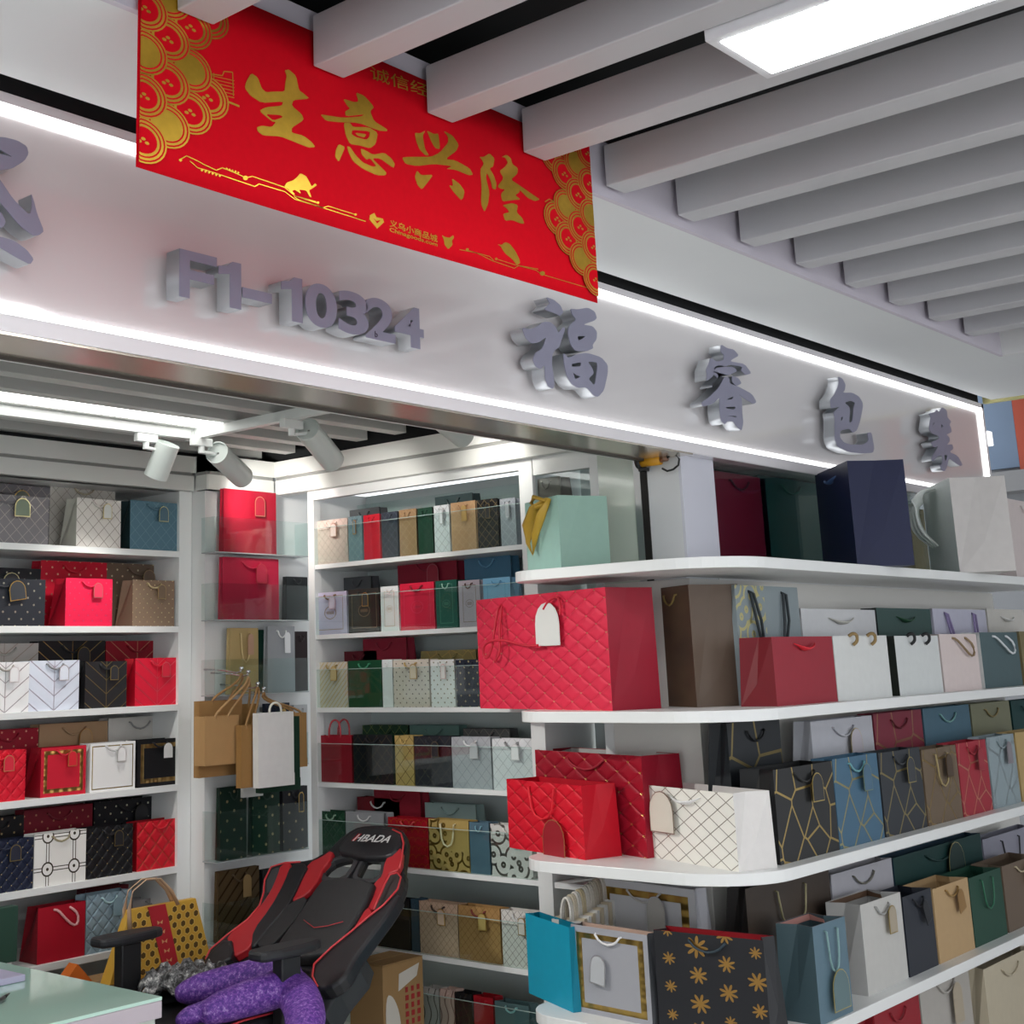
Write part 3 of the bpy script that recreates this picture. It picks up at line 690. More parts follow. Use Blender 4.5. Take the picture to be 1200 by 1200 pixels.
def smooth3(pts,it=1):
    for _ in range(it):
        q=[pts[0]]
        for a,b in zip(pts[:-1],pts[1:]):
            q.append(tuple(a[i]*.75+b[i]*.25 for i in range(3))); q.append(tuple(a[i]*.25+b[i]*.75 for i in range(3)))
        q.append(pts[-1]); pts=q
    return pts
def bagS(xl,xr,yt,z,Yp,d,**k):
    """bag whose front faces -Y standing on a shelf at height z"""
    X0=solve_x((0,Yp,z),(1,0,0),xl); X1=solve_x((0,Yp,z),(1,0,0),xr)
    h=solve_y(((X0+X1)/2,Yp,z),(0,0,1),yt)
    return bag((X0,Yp,z),0,X1-X0,h,d,**k)
def bagM(xl,xr,yt,z,Xp,d,**k):
    """bag whose front faces -X (side wall cabinet)"""
    Y0=solve_x((Xp,0,z),(0,1,0),xl); Y1=solve_x((Xp,0,z),(0,1,0),xr)
    h=solve_y((Xp,(Y0+Y1)/2,z),(0,0,1),yt)
    return bag((Xp,Y0,z),-math.pi/2,Y0-Y1,h,d,**k)
def bagC(cxy,z,xl,ratio,xs,yt,d=None,**k):
    """bag seen on its corner: cxy = near bottom corner, xl = left end of the front, xs = right end of the side"""
    c=P(cxy[0],cxy[1],2,z); dl=depth(c)/ratio
    # left point at column xl, on the shelf plane, at depth dl
    r=ray(xl,800); base=CAM+r*dl; r2=ray(xl,900); dv=(CAM+r2*dl)-base
    t=(z-base[2])/dv[2]; L=base+dv*t
    v=np.array([c[0]-L[0],c[1]-L[1]]); w=float(np.hypot(*v)); rz=math.atan2(v[1],v[0])
    nrm=(-math.sin(rz),math.cos(rz),0)
    if d is None: d=abs(solve_x(c,nrm,xs))
    h=solve_y(c,(0,0,1),yt)
    k.setdefault('us',(h*(cxy[0]-xl))/(w*(cxy[1]-yt)))
    return bag((L[0],L[1],z),rz,w,h,d,**k)
# ---- left cabinet rows
G='gift bags in the left wall cabinet'
YA,YBk=4.375,4.52
def Lf(xl,xr,yt,r,lab,**k): return bagS(xl,xr,yt,LZ[r],YA,.11,label=lab,group=G,**k)
def Lb(xl,xr,yt,r,lab,**k): return bagS(xl,xr,yt,LZ[r],YBk,.10,label=lab,group=G,**k)
GR='78757a'
Lb(-45,57,567,0,'large grey lattice gift bag at the back left of the top shelf',pat='lattice',base=GR,acc='a39d98',tagc='6c7468',tagpos=(.33,.25),tagsz=(.06,.08))
Lf(-40,56,580,0,'grey diamond lattice gift bag front left on the top shelf with arched tag',pat='lattice',base='7f7c80',acc='aaa5a0',tagc='7c8a76',tagb='d8cf9a',tagpos=(.28,.17),tagsz=(.06,.075))
Lb(57,134,566,0,'wide off-white lattice gift bag at the back of the top shelf',pat='lattice',base='c9c4bd',acc='9d968c',hcol='b8ae98')
Lf(89,141,585,0,'small off-white lattice gift bag on the top shelf with white arched tag',pat='lattice',base='dcd8d2',acc='9c958b',side='c6c4b8',tagc='d9dcd6',tagb='d5c690',tagpos=(.13,.16),tagsz=(.055,.075))
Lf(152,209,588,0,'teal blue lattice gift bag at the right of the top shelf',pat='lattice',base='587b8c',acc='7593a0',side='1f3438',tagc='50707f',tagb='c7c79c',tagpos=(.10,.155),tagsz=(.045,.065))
Lb(-60,46,665,1,'black dotted gift bag at the back of the second shelf',pat='dots',base='23262b',acc='b9b3a0',tagc='2b2d31',tagb='d9cfa0',tagpos=(.36,.25),tagsz=(.065,.085))
Lf(-50,52,678,1,'black dotted gift bag at the front of the second shelf with black tag',pat='dots',base='2b2e35',acc='b9b3a0',tagc='33363c',tagpos=(.30,.17),tagsz=(.06,.08),tagtilt=-.15)
Lb(46,124,658,1,'red dotted gift bag at the back of the second shelf',pat='dots',base='c3132f',acc='d9a890',tagc=None)
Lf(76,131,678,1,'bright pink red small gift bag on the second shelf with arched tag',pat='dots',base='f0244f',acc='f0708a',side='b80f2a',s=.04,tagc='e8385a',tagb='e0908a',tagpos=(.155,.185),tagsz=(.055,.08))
Lb(124,197,661,1,'brown dotted gift bag at the back of the second shelf',pat='dots',base='6e5c4c',acc='d9cfb0',tagc='6e5c4c',tagb='a08868',tagpos=(.07,.24))
Lf(155,204,680,1,'brown gift bag with gold dots at the right of the second shelf',pat='dots',base='8a7460',acc='e8dcb0',s=.035,side='7d6655',tagc='76624e',tagb='c7b483',tagpos=(.15,.19),tagsz=(.05,.075),hcol='c9b58a')
Lb(-40,43,754,2,'pale grey chevron gift bag at the back of the third shelf',pat='chevron',base='c2bdb6',acc='a79f90')
Lb(43,122,751,2,'black chevron gift bag at the back of the third shelf',pat='chevron',base='1f2022',acc='a8935c',tagc='26272a',tagb='8f7c4c')
Lb(123,196,751,2,'dark red chevron gift bag at the back of the third shelf',pat='chevron',base='8f1325',acc='c08a70')
Lf(-25,33,776,2,'white chevron gift bag at the left of the third shelf',pat='chevron',base='eeeeee',acc='b7b7bb',tagc='eeeeee',tagb='e0e0e0',hcol='a8a29a')
Lf(33,92,774,2,'icy blue white chevron gift bag on the third shelf',pat='chevron',base='dfe5f2',acc='b9bccb',tagc='e4e9f4',tagb='d0d0d0',hcol='8a8a8e')
Lf(99,148,775,2,'black chevron gift bag with gold lines at the front of the third shelf',pat='chevron',base='2b2b2d',acc='9a8a5c',side='1a1a1b',tagc='303033',tagb='b3a06a')
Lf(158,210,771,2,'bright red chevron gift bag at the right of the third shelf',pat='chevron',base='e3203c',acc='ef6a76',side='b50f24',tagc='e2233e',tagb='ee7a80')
Lb(-30,43,855,3,'dark red dotted gift bag at the back of the fourth shelf',pat='dots',base='93162a',acc='d9a890')
Lb(44,125,847,3,'kraft brown gift bag with a string bow at the back of the fourth shelf',base='a98a6a',tagc='ab8c68',tagb='c7a76a',tagpos=(.16,.23))
Lb(126,198,840,3,'pale grey gift bag at the back of the fourth shelf',base='cfccc6',hcol='9b9a98')
Lf(-35,29,880,3,'bright red quilted gift bag cut by the left edge of the photo',pat='quiltplain',base='d9182f',s=.045,tagc='d92038',tagb='d99a70',tagpos=(.2,.16))
Lf(47,100,875,3,'red gift bag with a gold frame on the fourth shelf',pat='frame',base='cf1f35',acc='b98d50',side='8f1022',tagc='dc1a2e',tagb='e0905c',tagpos=(.19,.15),tagsz=(.05,.07))
Lf(105,158,870,3,'white gift bag with a gold frame on the fourth shelf',pat='frame2',base='efeeec',acc='a08a50',tagc='f0efee',tagb='e5e5e5',tagpos=(.19,.18),tagsz=(.06,.07),hcol='cfcfcf')
Lf(161,212,866,3,'black gift bag with a broad gold frame at the right of the fourth shelf',pat='frame',base='1b1b1e',acc='9c8050',tagc='e8e8e8',tagb='e8e8e8',tagpos=(.155,.16),tagsz=(.028,.09))
Lb(-30,26,958,4,'black dotted gift bag at the back left of the fifth shelf',pat='dots',base='141416',acc='c9b98a')
Lb(26,107,946,4,'dark red dotted gift bag at the back of the fifth shelf',pat='dots',base='6e1322',acc='c9a080')
Lb(109,191,936,4,'black dotted gift bag at the back right of the fifth shelf',pat='dots',base='17181c',acc='c9c9b0',tagc='1c1d20',tagb='3d3d38')
Lf(-30,38,985,4,'navy quilted gift bag with gold studs on the fifth shelf',pat='quilt',base='1b2238',acc='c0ad80',s=.04,tagc='1b2032',tagb='8d7d50')
Lf(39,100,975,4,'white gift bag with black medallion pattern on the fifth shelf',pat='medal',base='eceae5',acc='3d3a33',s=.11,metal=0) if False else Lf(39,100,975,4,'white gift bag with black medallion pattern on the fifth shelf',pat='medal',base='eceae5',acc='4a4436',s=.11,hcol='9c9374')
Lf(101,155,968,4,'black quilted gift bag with tiny gold studs on the fifth shelf',pat='quilt',base='1a1a1d',acc='a89868',s=.045,tagc='1b1b1e',tagb='8a7a50',tagpos=(.2,.19))
Lf(160,213,961,4,'red gift bag with zigzag quilting at the right of the fifth shelf',pat='quiltgold',base='cf1a2b',acc='c0563c',side='97101c',s=.06)
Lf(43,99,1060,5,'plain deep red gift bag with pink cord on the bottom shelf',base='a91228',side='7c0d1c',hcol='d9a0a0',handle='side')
Lf(100,153,1046,5,'grey blue quilted gift bag on the bottom shelf with blue tag',pat='quiltgold',base='8ba2ae',acc='7a929e',s=.05,tagc='7e9aa6',tagb='7e9aa6',hcol='a8c8cc',tagpos=(.13,.17))
Lb(155,200,1052,5,'grey gift bag behind the yellow honeycomb bag',base='8d8a8a')
Lb(100,150,1040,5,'dark red gift bag at the back of the bottom shelf',base='5d1a22')
Lf(-12,14,1092,5,'pale grey folded paper bag leaning at the left of the bottom shelf',base='cfd0cf',handle=None)
for i,(xx,c,lb) in enumerate(((-30,'184a38','dark green box'),(-18,'c2602a','orange box'))): pass
# ---- middle cabinet rows
G2='gift bags in the side wall cabinet'
XA_,XBk=3.952,4.10
def Mf(xl,xr,yt,r,lab,**k): return bagM(xl,xr,yt,MZ[r],XA_,.09,label=lab,group=G2,**k)
def Mb(xl,xr,yt,r,lab,**k): return bagM(xl,xr,yt,MZ[r],XBk,.08,label=lab,group=G2,**k)
k1=dict(pat='lattice',s=.035)
Mf(371,408,609,0,'pale pink lattice gift bag first on the top shelf',base='d9c3b8',acc='b8a89a',tagc='dcc9bf',tagb='c0a58c',**k1)
Mf(409,425,605,0,'narrow grey blue lattice gift bag second on the top shelf',base='7f9ba1',acc='a5bcc0',tagc='7b959b',**k1)
Mf(427,446,603,0,'narrow bright red gift bag on the top shelf',base='dc2638',acc='e86a70',pat='plain')
Mf(448,467,600,0,'dark slate lattice gift bag on the top shelf',base='3d444f',acc='6c7480',**k1)
Mf(469,489,597,0,'narrow tan lattice gift bag on the top shelf',base='a98763',acc='c4a684',**k1)
Mf(491,508,595,0,'narrow dark green gift bag on the top shelf',base='1f4433',acc='3d6350',**k1)
Mf(510,528,592,0,'white lattice gift bag with white tag on the top shelf',base='dde0e2',acc='a9adb0',tagc='dfe2e4',tagb='c9c9c9',**k1)
Mf(530,559,588,0,'golden beige gift bag on the top shelf',base='c9a077',acc='ddb990',tagc='c6a05e',tagb='d4b06c',**k1)
Mf(561,585,585,0,'black gift bag with gold lattice on the top shelf',base='1f1e1f',acc='8c7a5a',tagc='222224',tagb='7c6c4c',pat='lattice2',s=.035)
Mf(588,606,584,0,'silver grey lattice gift bag last on the top shelf',base='9ea3aa',acc='c6cacf',tagc='a5aab0',tagb='d0d0d0',**k1)
Mb(411,446,596,0,'dark grey gift bag at the back of the top shelf',base='4b4d4f'); Mb(512,556,580,0,'dark teal gift bag at the back of the top shelf',base='3d4f50')
ov=dict(pat='oval')
Mf(369,407,694,1,'lilac gift bag with an oval emblem on the second shelf',base='cfc6dd',acc='b89e80',hcol='8a6a50',tagc='dcd0e0',tagb='e0c8d0',**ov)
Mf(409,445,690,1,'black gift bag with an oval emblem on the second shelf',base='35322f',acc='9c8a70',tagc='3a3735',**ov)
Mf(447,468,687,1,'white gift bag with rounded frame on the second shelf',base='f2f3f2',acc='d9cdb8',**ov)
Mf(470,510,683,1,'bright red gift bag on the second shelf of the side cabinet',base='dd2242',acc='e8506a',hcol='8c1020',**ov)
Mf(512,537,680,1,'dark green gift bag on the second shelf of the side cabinet',base='17594b',acc='5b8f7c',hcol='9cc8b4',**ov)
Mf(539,564,680,1,'greyish lilac gift bag with emblem on the second shelf',base='bdb0b9',acc='8f7d70',hcol='6a4a3a',**ov)
Mf(568,600,677,1,'light blue gift bag on the second shelf partly behind the big red bag',base='86bfe0',acc='6aa6cc',**ov)
Mb(404,436,676,1,'dark grey gift bag at the back of the second shelf',base='54575a')
Mb(468,538,654,1,'wine red gift bag behind the bright red one on the second shelf',base='8d2136',tagc='96283c',tagb='b07078')
Mb(547,602,650,1,'steel blue gift bag at the back of the second shelf',base='4f7f9c',hcol='7db4d4')
Mf(372,408,776,2,'beige and gold striped gift bag on the third shelf',pat='stripes',base='d8cfbd',acc='cdb478',s=.022,tagc='d0b884',hcol='b09860')
Mf(409,448,774,2,'dark green gift bag with green bow on the third shelf',base='14492f',hcol='3d8f6a')
Mf(449,461,773,2,'narrow white gift bag on the third shelf',base='eceeed')
Mf(462,504,773,2,'beige gift bag with tiny hearts on the third shelf',pat='hearts',base='dcd0c2',acc='6c655c',s=.032,tagc='dccdb0',tagb='c7a76a',hcol='c0a060')
Mf(506,534,773,2,'white gift bag with gold hearts on the third shelf',pat='hearts',base='efeeea',acc='8c7f60',s=.032,tagc='efe6e2',tagb='e5c5c0')
Mf(536,566,773,2,'navy gift bag with gold hearts on the third shelf',pat='hearts',base='202638',acc='b8a880',s=.04)
Mb(402,443,763,2,'dark red gift bag at the back of the third shelf',base='70202c'); Mb(427,478,748,2,'red gift bag at the back of the third shelf of the side cabinet',base='a12a40')
Mb(495,560,762,2,'olive gold gift bag at the back of the third shelf',base='9c8f5c',pat='geo',acc='c0a868')
Mf(373,413,862,3,'plain dark red gift bag first on the fourth shelf',base='96182a',hcol='b84048',handle='up')
Mf(415,461,861,3,'black lattice gift bag on the fourth shelf',pat='lattice',base='1b1c20',acc='5f5342',s=.05,side='1b3a28')
Mf(464,486,862,3,'gold gift bag with dark lattice on the fourth shelf',pat='lattice',base='c2a565',acc='6a5a38',s=.05,hcol='e0c078')
Mf(487,530,863,3,'charcoal patchwork gift bag on the fourth shelf',pat='lattice',base='2a2c33',acc='55524c',s=.05,tagc='24262c',tagb='6c6450')
Mf(531,577,864,3,'light grey lattice gift bag on the fourth shelf',pat='lattice',base='b3b5ba',acc='9c9ea4',s=.045,tagc='bbbdc0',tagb='d0d0d0',hcol='f0f0f0')
Mf(579,626,866,3,'white lattice gift bag last on the fourth shelf',pat='lattice',base='e4e5e7',acc='c4c6ca',s=.045,tagc='eceded',tagb='e0e0e0',hcol='9a9a9a')
Mb(426,480,850,3,'dark green checked gift bag at the back of the fourth shelf',pat='lattice',base='2b4a34',acc='8c9a60'); Mb(482,540,850,3,'grey green gift bag at the back of the fourth shelf',base='5f7f78'); Mb(545,600,854,3,'dark grey checked gift bag at the back of the fourth shelf',pat='lattice',base='5a5c5c',acc='8a8a80')
Mf(373,405,951,4,'dark green gift bag first on the fifth shelf',base='16402a',pat='quiltplain',s=.04,hcol='8aa890')
Mf(406,451,952,4,'grey gift bag behind the chair headrest on the fifth shelf',base='8d8f92',hcol='c9c9c9')
Mf(456,503,959,4,'dark red gift bag with gold scale pattern on the fifth shelf',pat='scales',base='a5101f',acc='b5542c',s=.03,hcol='c04040')
Mf(504,551,961,4,'gold gift bag with flower border on the fifth shelf',pat='floral',base='b59a5c',acc='8a7038',s=.05,hcol='e4d8b0',handle='down')
Mf(552,575,964,4,'narrow slate blue gift bag on the fifth shelf',base='557080',hcol='7fb0c0')
Mf(577,625,967,4,'white gift bag with silver flowers on the fifth shelf',pat='floral',base='d6d4cf',acc='8f8b84',s=.06,tagc='e4e4e2',tagb='e0e0e0',tagpos=(.1,.19))
Mb(420,470,935,4,'dark red gift bag with white bow at the back of the fifth shelf',base='7c1f28',hcol='e0e0e0'); Mb(440,495,925,4,'wine gift bag at the back of the fifth shelf',base='9c2436'); Mb(500,560,942,4,'pale aqua gift bag at the back of the fifth shelf',base='9fb7b4')
Mf(425,481,1052,5,'black gift bag in shadow on the sixth shelf',base='15181a',pat='dots',acc='3c3c30')
Mf(483,492,1054,5,'narrow slate gift bag on the sixth shelf',base='2f4654')
Mf(493,538,1058,5,'pale pink gift bag with dark bow and lattice on the sixth shelf',pat='lattice',base='c9ab93',acc='8c7460',s=.028,hcol='3a2a24',tagc='d0b49c')
Mf(539,588,1063,5,'tan gift bag with lattice and gold tag on the sixth shelf',pat='lattice',base='b28a58',acc='8c6a40',s=.028,hcol='7a3028',tagc='b8a060')
Mf(590,632,1068,5,'white gift bag with brown lattice last on the sixth shelf',pat='lattice',base='dedad4',acc='6c6258',s=.028,hcol='d0d0d0',tagc='d6d2c8')
Mf(497,516,1158,6,'grey wave patterned gift bag on the lowest shelf',pat='waves',base='b0aca6',acc='6f6c68',s=.03)
Mf(517,534,1160,6,'pink wave patterned gift bag on the lowest shelf',pat='waves',base='c7aca0',acc='8c706a',s=.03)
Mf(535,555,1164,6,'black gift bag on the lowest shelf',base='1c1c1f',pat='waves',acc='44403c'); Mf(557,580,1168,6,'dark red gift bag on the lowest shelf',base='a51624')
Mf(582,622,1176,6,'grey teal gift bag with aqua cord on the lowest shelf',base='5a7476',hcol='9ad0d0')
# second bay
bagM(628,660,560,MZ[0],3.96,.1,label='grey gift bag inside the narrow second bay',group=G2,base='6a625c')
# pockets with bags on the pillar
G3='gift bags in the clear wall pockets'
YP=4.28
def pocket(x0,x1,y0,y1,lab):
    z1=P(x0,y0,1,YP-.08)[2]; z0=P(x0,y1,1,YP-.08)[2]; X0=P(x0,(y0+y1)/2,1,YP-.08)[0]; X1=P(x1,(y0+y1)/2,1,YP-.08)[0]; X1=max(X1,X0+.3)
    o=empty('wall_pocket',((X0+X1)/2,YP,z0),0,lab,'holder','clear wall pockets on the pillar'); cx=(X0+X1)/2
    AC=PANE
    box('pocket_front',(X0-cx,-.084,0),(X1-cx,-.081,z1-z0),AC,o); box('pocket_base',(X0-cx,-.084,-.004),(X1-cx,-.002,0),mat('acrylic_edge','aab0b0',.2,noise=.05),o)
    box('pocket_side',(X0-cx,-.081,0),(X0-cx+.003,-.002,z1-z0),AC,o); box('pocket_side',(X1-cx-.003,-.081,0),(X1-cx,-.002,z1-z0),AC,o)
    return z0+.001
z=pocket(251,361,605,646,'clear acrylic pocket, highest on the pillar')
def Pk(xl,xr,yt,z,off,lab,d=.03,**k): return bagS(xl,xr,yt,z,YP-off,d,label=lab,group=G3,top=.7,**k)
Pk(262,324,575,z,.065,'red gift bag with gold arched tag in the highest wall pocket',base='a8152e',acc='d9806a',tagc='a8152e',tagb='e0a080',tagpos=(.16,.28),tagsz=(.06,.075),handle=None)
z=pocket(251,361,683,726,'clear acrylic pocket, second on the pillar')
Pk(261,327,654,z,.065,'crimson gift bag in the second wall pocket',base='b01c3c',tagc='b01c3c',tagb='c04a50',tagpos=(.2,.26),tagsz=(.06,.075))
Pk(336,361,676,z,.06,'black gift bag at the right of the second wall pocket',base='1d2022',handle='swag')
z=pocket(251,361,773,815,'clear acrylic pocket, third on the pillar')
Pk(270,303,736,z,.065,'golden tan gift bag with hanging tag in the third wall pocket',base='b39c6c',tagc='b8937a',tagb='b8937a',handle='down',hcol='cdb684',tagpos=(.1,.12),tagsz=(.045,.07))
Pk(303,316,738,z,.03,'narrow dark green gift bag in the third wall pocket',base='153a30',d=.02)
Pk(314,346,734,z,.065,'grey gift bag with white tag in the third wall pocket',base='9b9ea2',tagc='e2e4e6',tagb='e2e4e6',tagpos=(.16,.26),hcol='e8e8e8')
Pk(346,361,740,z,.05,'dark maroon gift bag at the right of the third wall pocket',base='241417')
z=pocket(251,361,866,905,'clear acrylic pocket hidden behind the hanging paper bags')
Pk(312,340,824,z,.05,'navy and gold gift bag behind the hanging paper bags',base='20283a',tagc='c0a060'); Pk(345,361,826,z,.05,'pale grey gift bag behind the hanging paper bags',base='b8bbbd')
z=pocket(253,361,952,1011,'clear acrylic pocket, fourth visible with dark spotted bags')
Pk(258,289,922,z,.065,'dark green gift bag with gold spots at the left of its pocket',pat='dots',base='10291f',acc='b8a880',s=.07); Pk(296,328,924,z,.065,'dark green gift bag with gold spots in the middle of its pocket',pat='dots',base='123024',acc='b8a880',s=.07); Pk(332,361,922,z,.065,'black gift bag with gold spots at the right of its pocket',pat='dots',base='17161c',acc='9c8a6a',s=.07,tagc='17161c')
z=pocket(253,361,1060,1108,'clear acrylic pocket, lowest on the pillar')
Pk(256,304,1018,z,.065,'brown striped gift bag with tan tag in the lowest wall pocket',pat='stripes',base='4e3d26',acc='3d2e1c',s=.05,tagc='8a7048',tagb='8a7048',tagpos=(.2,.22),handle='swag')
Pk(308,350,1016,z,.05,'black gift bag in the lowest wall pocket',base='131315')
# hanging paper bags on hooks
G4='paper carrier bags hanging on hooks'
KR='a07848'
TIPS=[(283,787),(291,791),(302,803),(309,809),(322,818)]
def hang(xl,xr,yt,yb,Y,lab,col,hc=None,rz=0,d=.03,top=1.0,hx=None,ih=None,tip=None):
    X0=P(xl,yb,1,Y)[0]; X1=P(xr,yb,1,Y)[0]; z0=P(xl,yb,1,Y)[2]; z1=P(xl,yt,1,Y)[2]
    o=bag((X0,Y,z0),rz,X1-X0,z1-z0,d,base=col,handle=None,label=lab,group=G4,kind='paper_bag',cat='paper bag',top=top,gus=.1,rough=.8)
    w=X1-X0; h=z1-z0; m=MB(); L=ih or .08
    if tip is None: m.tube([(w/2-w*.17*math.cos(math.pi*t),.004,h-.01+L*math.sin(math.pi*t)**.6) for t in [i/10 for i in range(11)]],.0045,7)
    else:
        T=P(TIPS[tip][0],TIPS[tip][1],1,Y); tx,tz=T[0]-X0,T[2]-z0
        m.tube(smooth3([(w*.32,.004,h-.015),(w*.30,.0,h+.01),(tx-.012,-.002,tz-.035),(tx,0,tz),(tx+.012,.002,tz-.035),(w*.70,.0,h+.01),(w*.68,.004,h-.015)],2),.0045,7)
    m.build('handle',mat('cord_'+(hc or col),hc or col,.7,noise=.2),o,smooth=True)
    m=MB(); m.box((-.0008,-.0012,0),(w+.0008,0,h*.16)); m.build('bottom_flap',pattern('plain',col),o)
    return o
hang(233,284,822,912,4.10,'large flat kraft paper bag hanging furthest left','9c7648',tip=0)
hang(240,280,840,898,4.04,'kraft paper bag with open gusset hanging in front of the large one','b08a5c',d=.06,tip=1)
hang(272,301,826,890,4.12,'kraft paper bag hanging behind the middle ones','94703f',tip=1)
hang(283,302,850,924,4.00,'narrow kraft paper bag hanging just left of the white one','9a7444',tip=2)
hang(303,345,836,924,3.96,'white paper bag with white twisted handle hanging in front','e6e5e2','efeadf',ih=.045)
hang(340,360,836,900,4.14,'narrow kraft paper bag hanging at the right of the white one','a37c4c',tip=3)
hang(306,352,842,930,4.02,'dark green paper bag hanging hidden behind the white one','1d3b2c',ih=.03)
hang(285,308,905,935,4.20,'white paper strip hanging below the kraft bags','d6d6d2',ih=.01)
hk=empty('hook_rail',(0,0,0),0,'chrome display hooks on the pillar holding the paper bags','hook')
for x,y in ((283,787),(291,791),(302,805),(309,811)):
    a=Vector(P(x,y,1,4.06)); m=MB(); m.tube([(a.x,4.279,a.z+.012),(a.x,4.16,a.z+.006),(a.x,4.09,a.z-.004),(a.x,4.065,a.z),(a.x,4.06,a.z+.01)],.0035,8); m.tube([(a.x-.005,4.06,a.z+.012),(a.x+.005,4.06,a.z+.012)],.007,8); m.build('hook',CHROME,hk,smooth=True)
# ---- stand bags
G5='gift bags on the wraparound stand'
sg=dict(group=G5)
bagC((658,666),TZ[0],619,.955,716,580,label='tall mint green gift bag with yellow ribbon on the top shelf corner',base='a9d3c8',side='8fb0a2',handle=None,inner='e9eee9',top=1,gus=.1,**sg)
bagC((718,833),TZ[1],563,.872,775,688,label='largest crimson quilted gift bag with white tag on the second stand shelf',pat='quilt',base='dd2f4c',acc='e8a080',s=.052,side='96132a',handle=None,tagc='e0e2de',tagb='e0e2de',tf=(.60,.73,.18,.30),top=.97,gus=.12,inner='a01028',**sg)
bagC((817,829),TZ[1],774,.95,879,685,label='plain brown gift bag beside the crimson quilted one',base='5e4c40',side='66574b',pat='wood_reflection',acc='80664f',handle='swag',hcol='a08a50',top=.95,gus=.12,**sg)  # brown front carries painted reflection streaks
bagC((686,1008),TZ[2],597,.925,729,921,label='bright red quilted gift bag with long cord and red tag on the third stand shelf',pat='quilt',base='d8162c',acc='c04c34',s=.05,side='c01226',handle='down',hcol='e02030',tagc='9c1424',tagb='d9a070',tf=(.66,.23,.28,.44),top=.92,gus=.15,**sg)
bagC((759,1006),TZ[2],632,.90,808,886,label='dark red gift bag with gold studs behind the bright red quilted one',pat='quilt',base='a3142a',acc='e0b070',s=.062,side='98132a',inner='c9c9c6',top=.92,tagc=None,handle='swag',hcol='b02a3a',gus=.12,**sg)
bagC((866,1022),TZ[2],757,.913,911,930,label='white lattice gift bag with arched cream tag on the third stand shelf',pat='lattice',base='f1efe6',acc='9a968a',s=.046,side='dcd9d6',handle='ribbon',hcol='eeeeee',tagc='dcd6c8',tagb='a8a090',tf=(.26,.66,.27,.42),top=.95,**sg)
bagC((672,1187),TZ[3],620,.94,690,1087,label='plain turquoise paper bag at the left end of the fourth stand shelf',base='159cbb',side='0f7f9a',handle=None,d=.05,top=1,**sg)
bagC((765,1203),TZ[3],674,.95,778,1096,label='grey gift bag with gold frame and white cord on the fourth stand shelf',pat='frame',base='a3a4aa',acc='a58a4c',side='56585c',hcol='eceaea',handle='swag',tagc='b7babd',tagb='e6e6e6',tf=(.38,.53,.2,.34),d=.09,tagtilt=.12,inner='d9b8a6',**sg)
bagC((904,1222),TZ[3],773,.95,925,1102,label='black gift bag with gold snowflakes on the fourth stand shelf',pat='snow',base='26272b',acc='b58a4c',s=.075,side='2c2d30',handle='swag',hcol='2a3a44',inner='9a1a24',**sg)
bagC((824,1188),TZ[3],706,.93,876,1043,label='white gift bag with broad gold frame at the back of the fourth stand shelf',pat='frame',base='c9c8cb',acc='a58545',side='c2c2c8',handle='swag',hcol='c0bcb8',tagc='b4b0aa',tagb='d8d8d8',d=.09,tagpos=(.27,.26),**sg)
hero=[o for o in C.objects if o.get('label','').startswith('largest crimson')][0]; _w,_h=DIM[hero.name]
m=MB(); m.tube(smooth3([(_w*.22,.002,_h*.93),(_w*.215,-.012,_h*.92),(_w*.21,-.03,_h*.72),(_w*.205,-.04,_h*.55),(_w*.17,-.045,_h*.44),(_w*.14,-.05,_h*.5),(_w*.17,-.05,_h*.6),(_w*.3,-.045,_h*.62),(_w*.46,-.04,_h*.55),(_w*.55,-.03,_h*.55)],2),.0042,8)
m.build('handle',mat('cord_c41c34','c41c34',.6,noise=.2),hero,smooth=True)
m=MB(); m.tube(smooth3([(_w*.24,-.01,_h*.92),(_w*.25,-.03,_h*.7),(_w*.26,-.035,_h*.5),(_w*.22,-.04,_h*.42)],2),.0042,8); m.build('handle',mat('cord_c41c34','c41c34'),hero,smooth=True)
m=MB(); m.tube(smooth3([(_w*.58,-.016,_h*.86),(_w*.62,-.016,_h*.93),(_w*.68,-.012,_h*.965),(_w*.70,-.012,_h*.9),(_w*.70,-.016,_h*.8)],2),.0042,8); m.build('handle',mat('cord_c41c34','c41c34'),hero,smooth=True)
# ribbon on the mint bag
rb=bpy.data.objects[[o.name for o in C.objects if o.get('label','').startswith('tall mint')][0]]
def onplane_pts(root,pts,w,h,off): return [(w*u,-off,h*v) for u,v in pts]
ww=.13; 
rbm=mat('ribbon_mustard','c09a34',.35,noise=.1,nscale=30)
wv,hh=DIM[rb.name]
m=MB()
m.tube([(wv*.80,-.012,hh*.97),(wv*.55,-.03,hh*.86),(wv*.36,-.032,hh*.62),(wv*.28,-.028,hh*.4),(wv*.34,-.02,hh*.22)],.020,8,taper=[.5,1,1.2,.9,.1],flat=.3)
m.tube([(wv*.85,-.012,hh*.97),(wv*.72,-.03,hh*.74),(wv*.52,-.03,hh*.5),(wv*.36,-.022,hh*.24)],.016,8,taper=[.5,1,.8,.1],flat=.3)
m.tube([(wv*.80,-.014,hh*.93),(wv*.60,-.034,hh*1.02),(wv*.45,-.03,hh*.95),(wv*.62,-.034,hh*.86),(wv*.8,-.014,hh*.9)],.012,8,flat=.5)
m.build('ribbon_bow',rbm,rb,smooth=True)

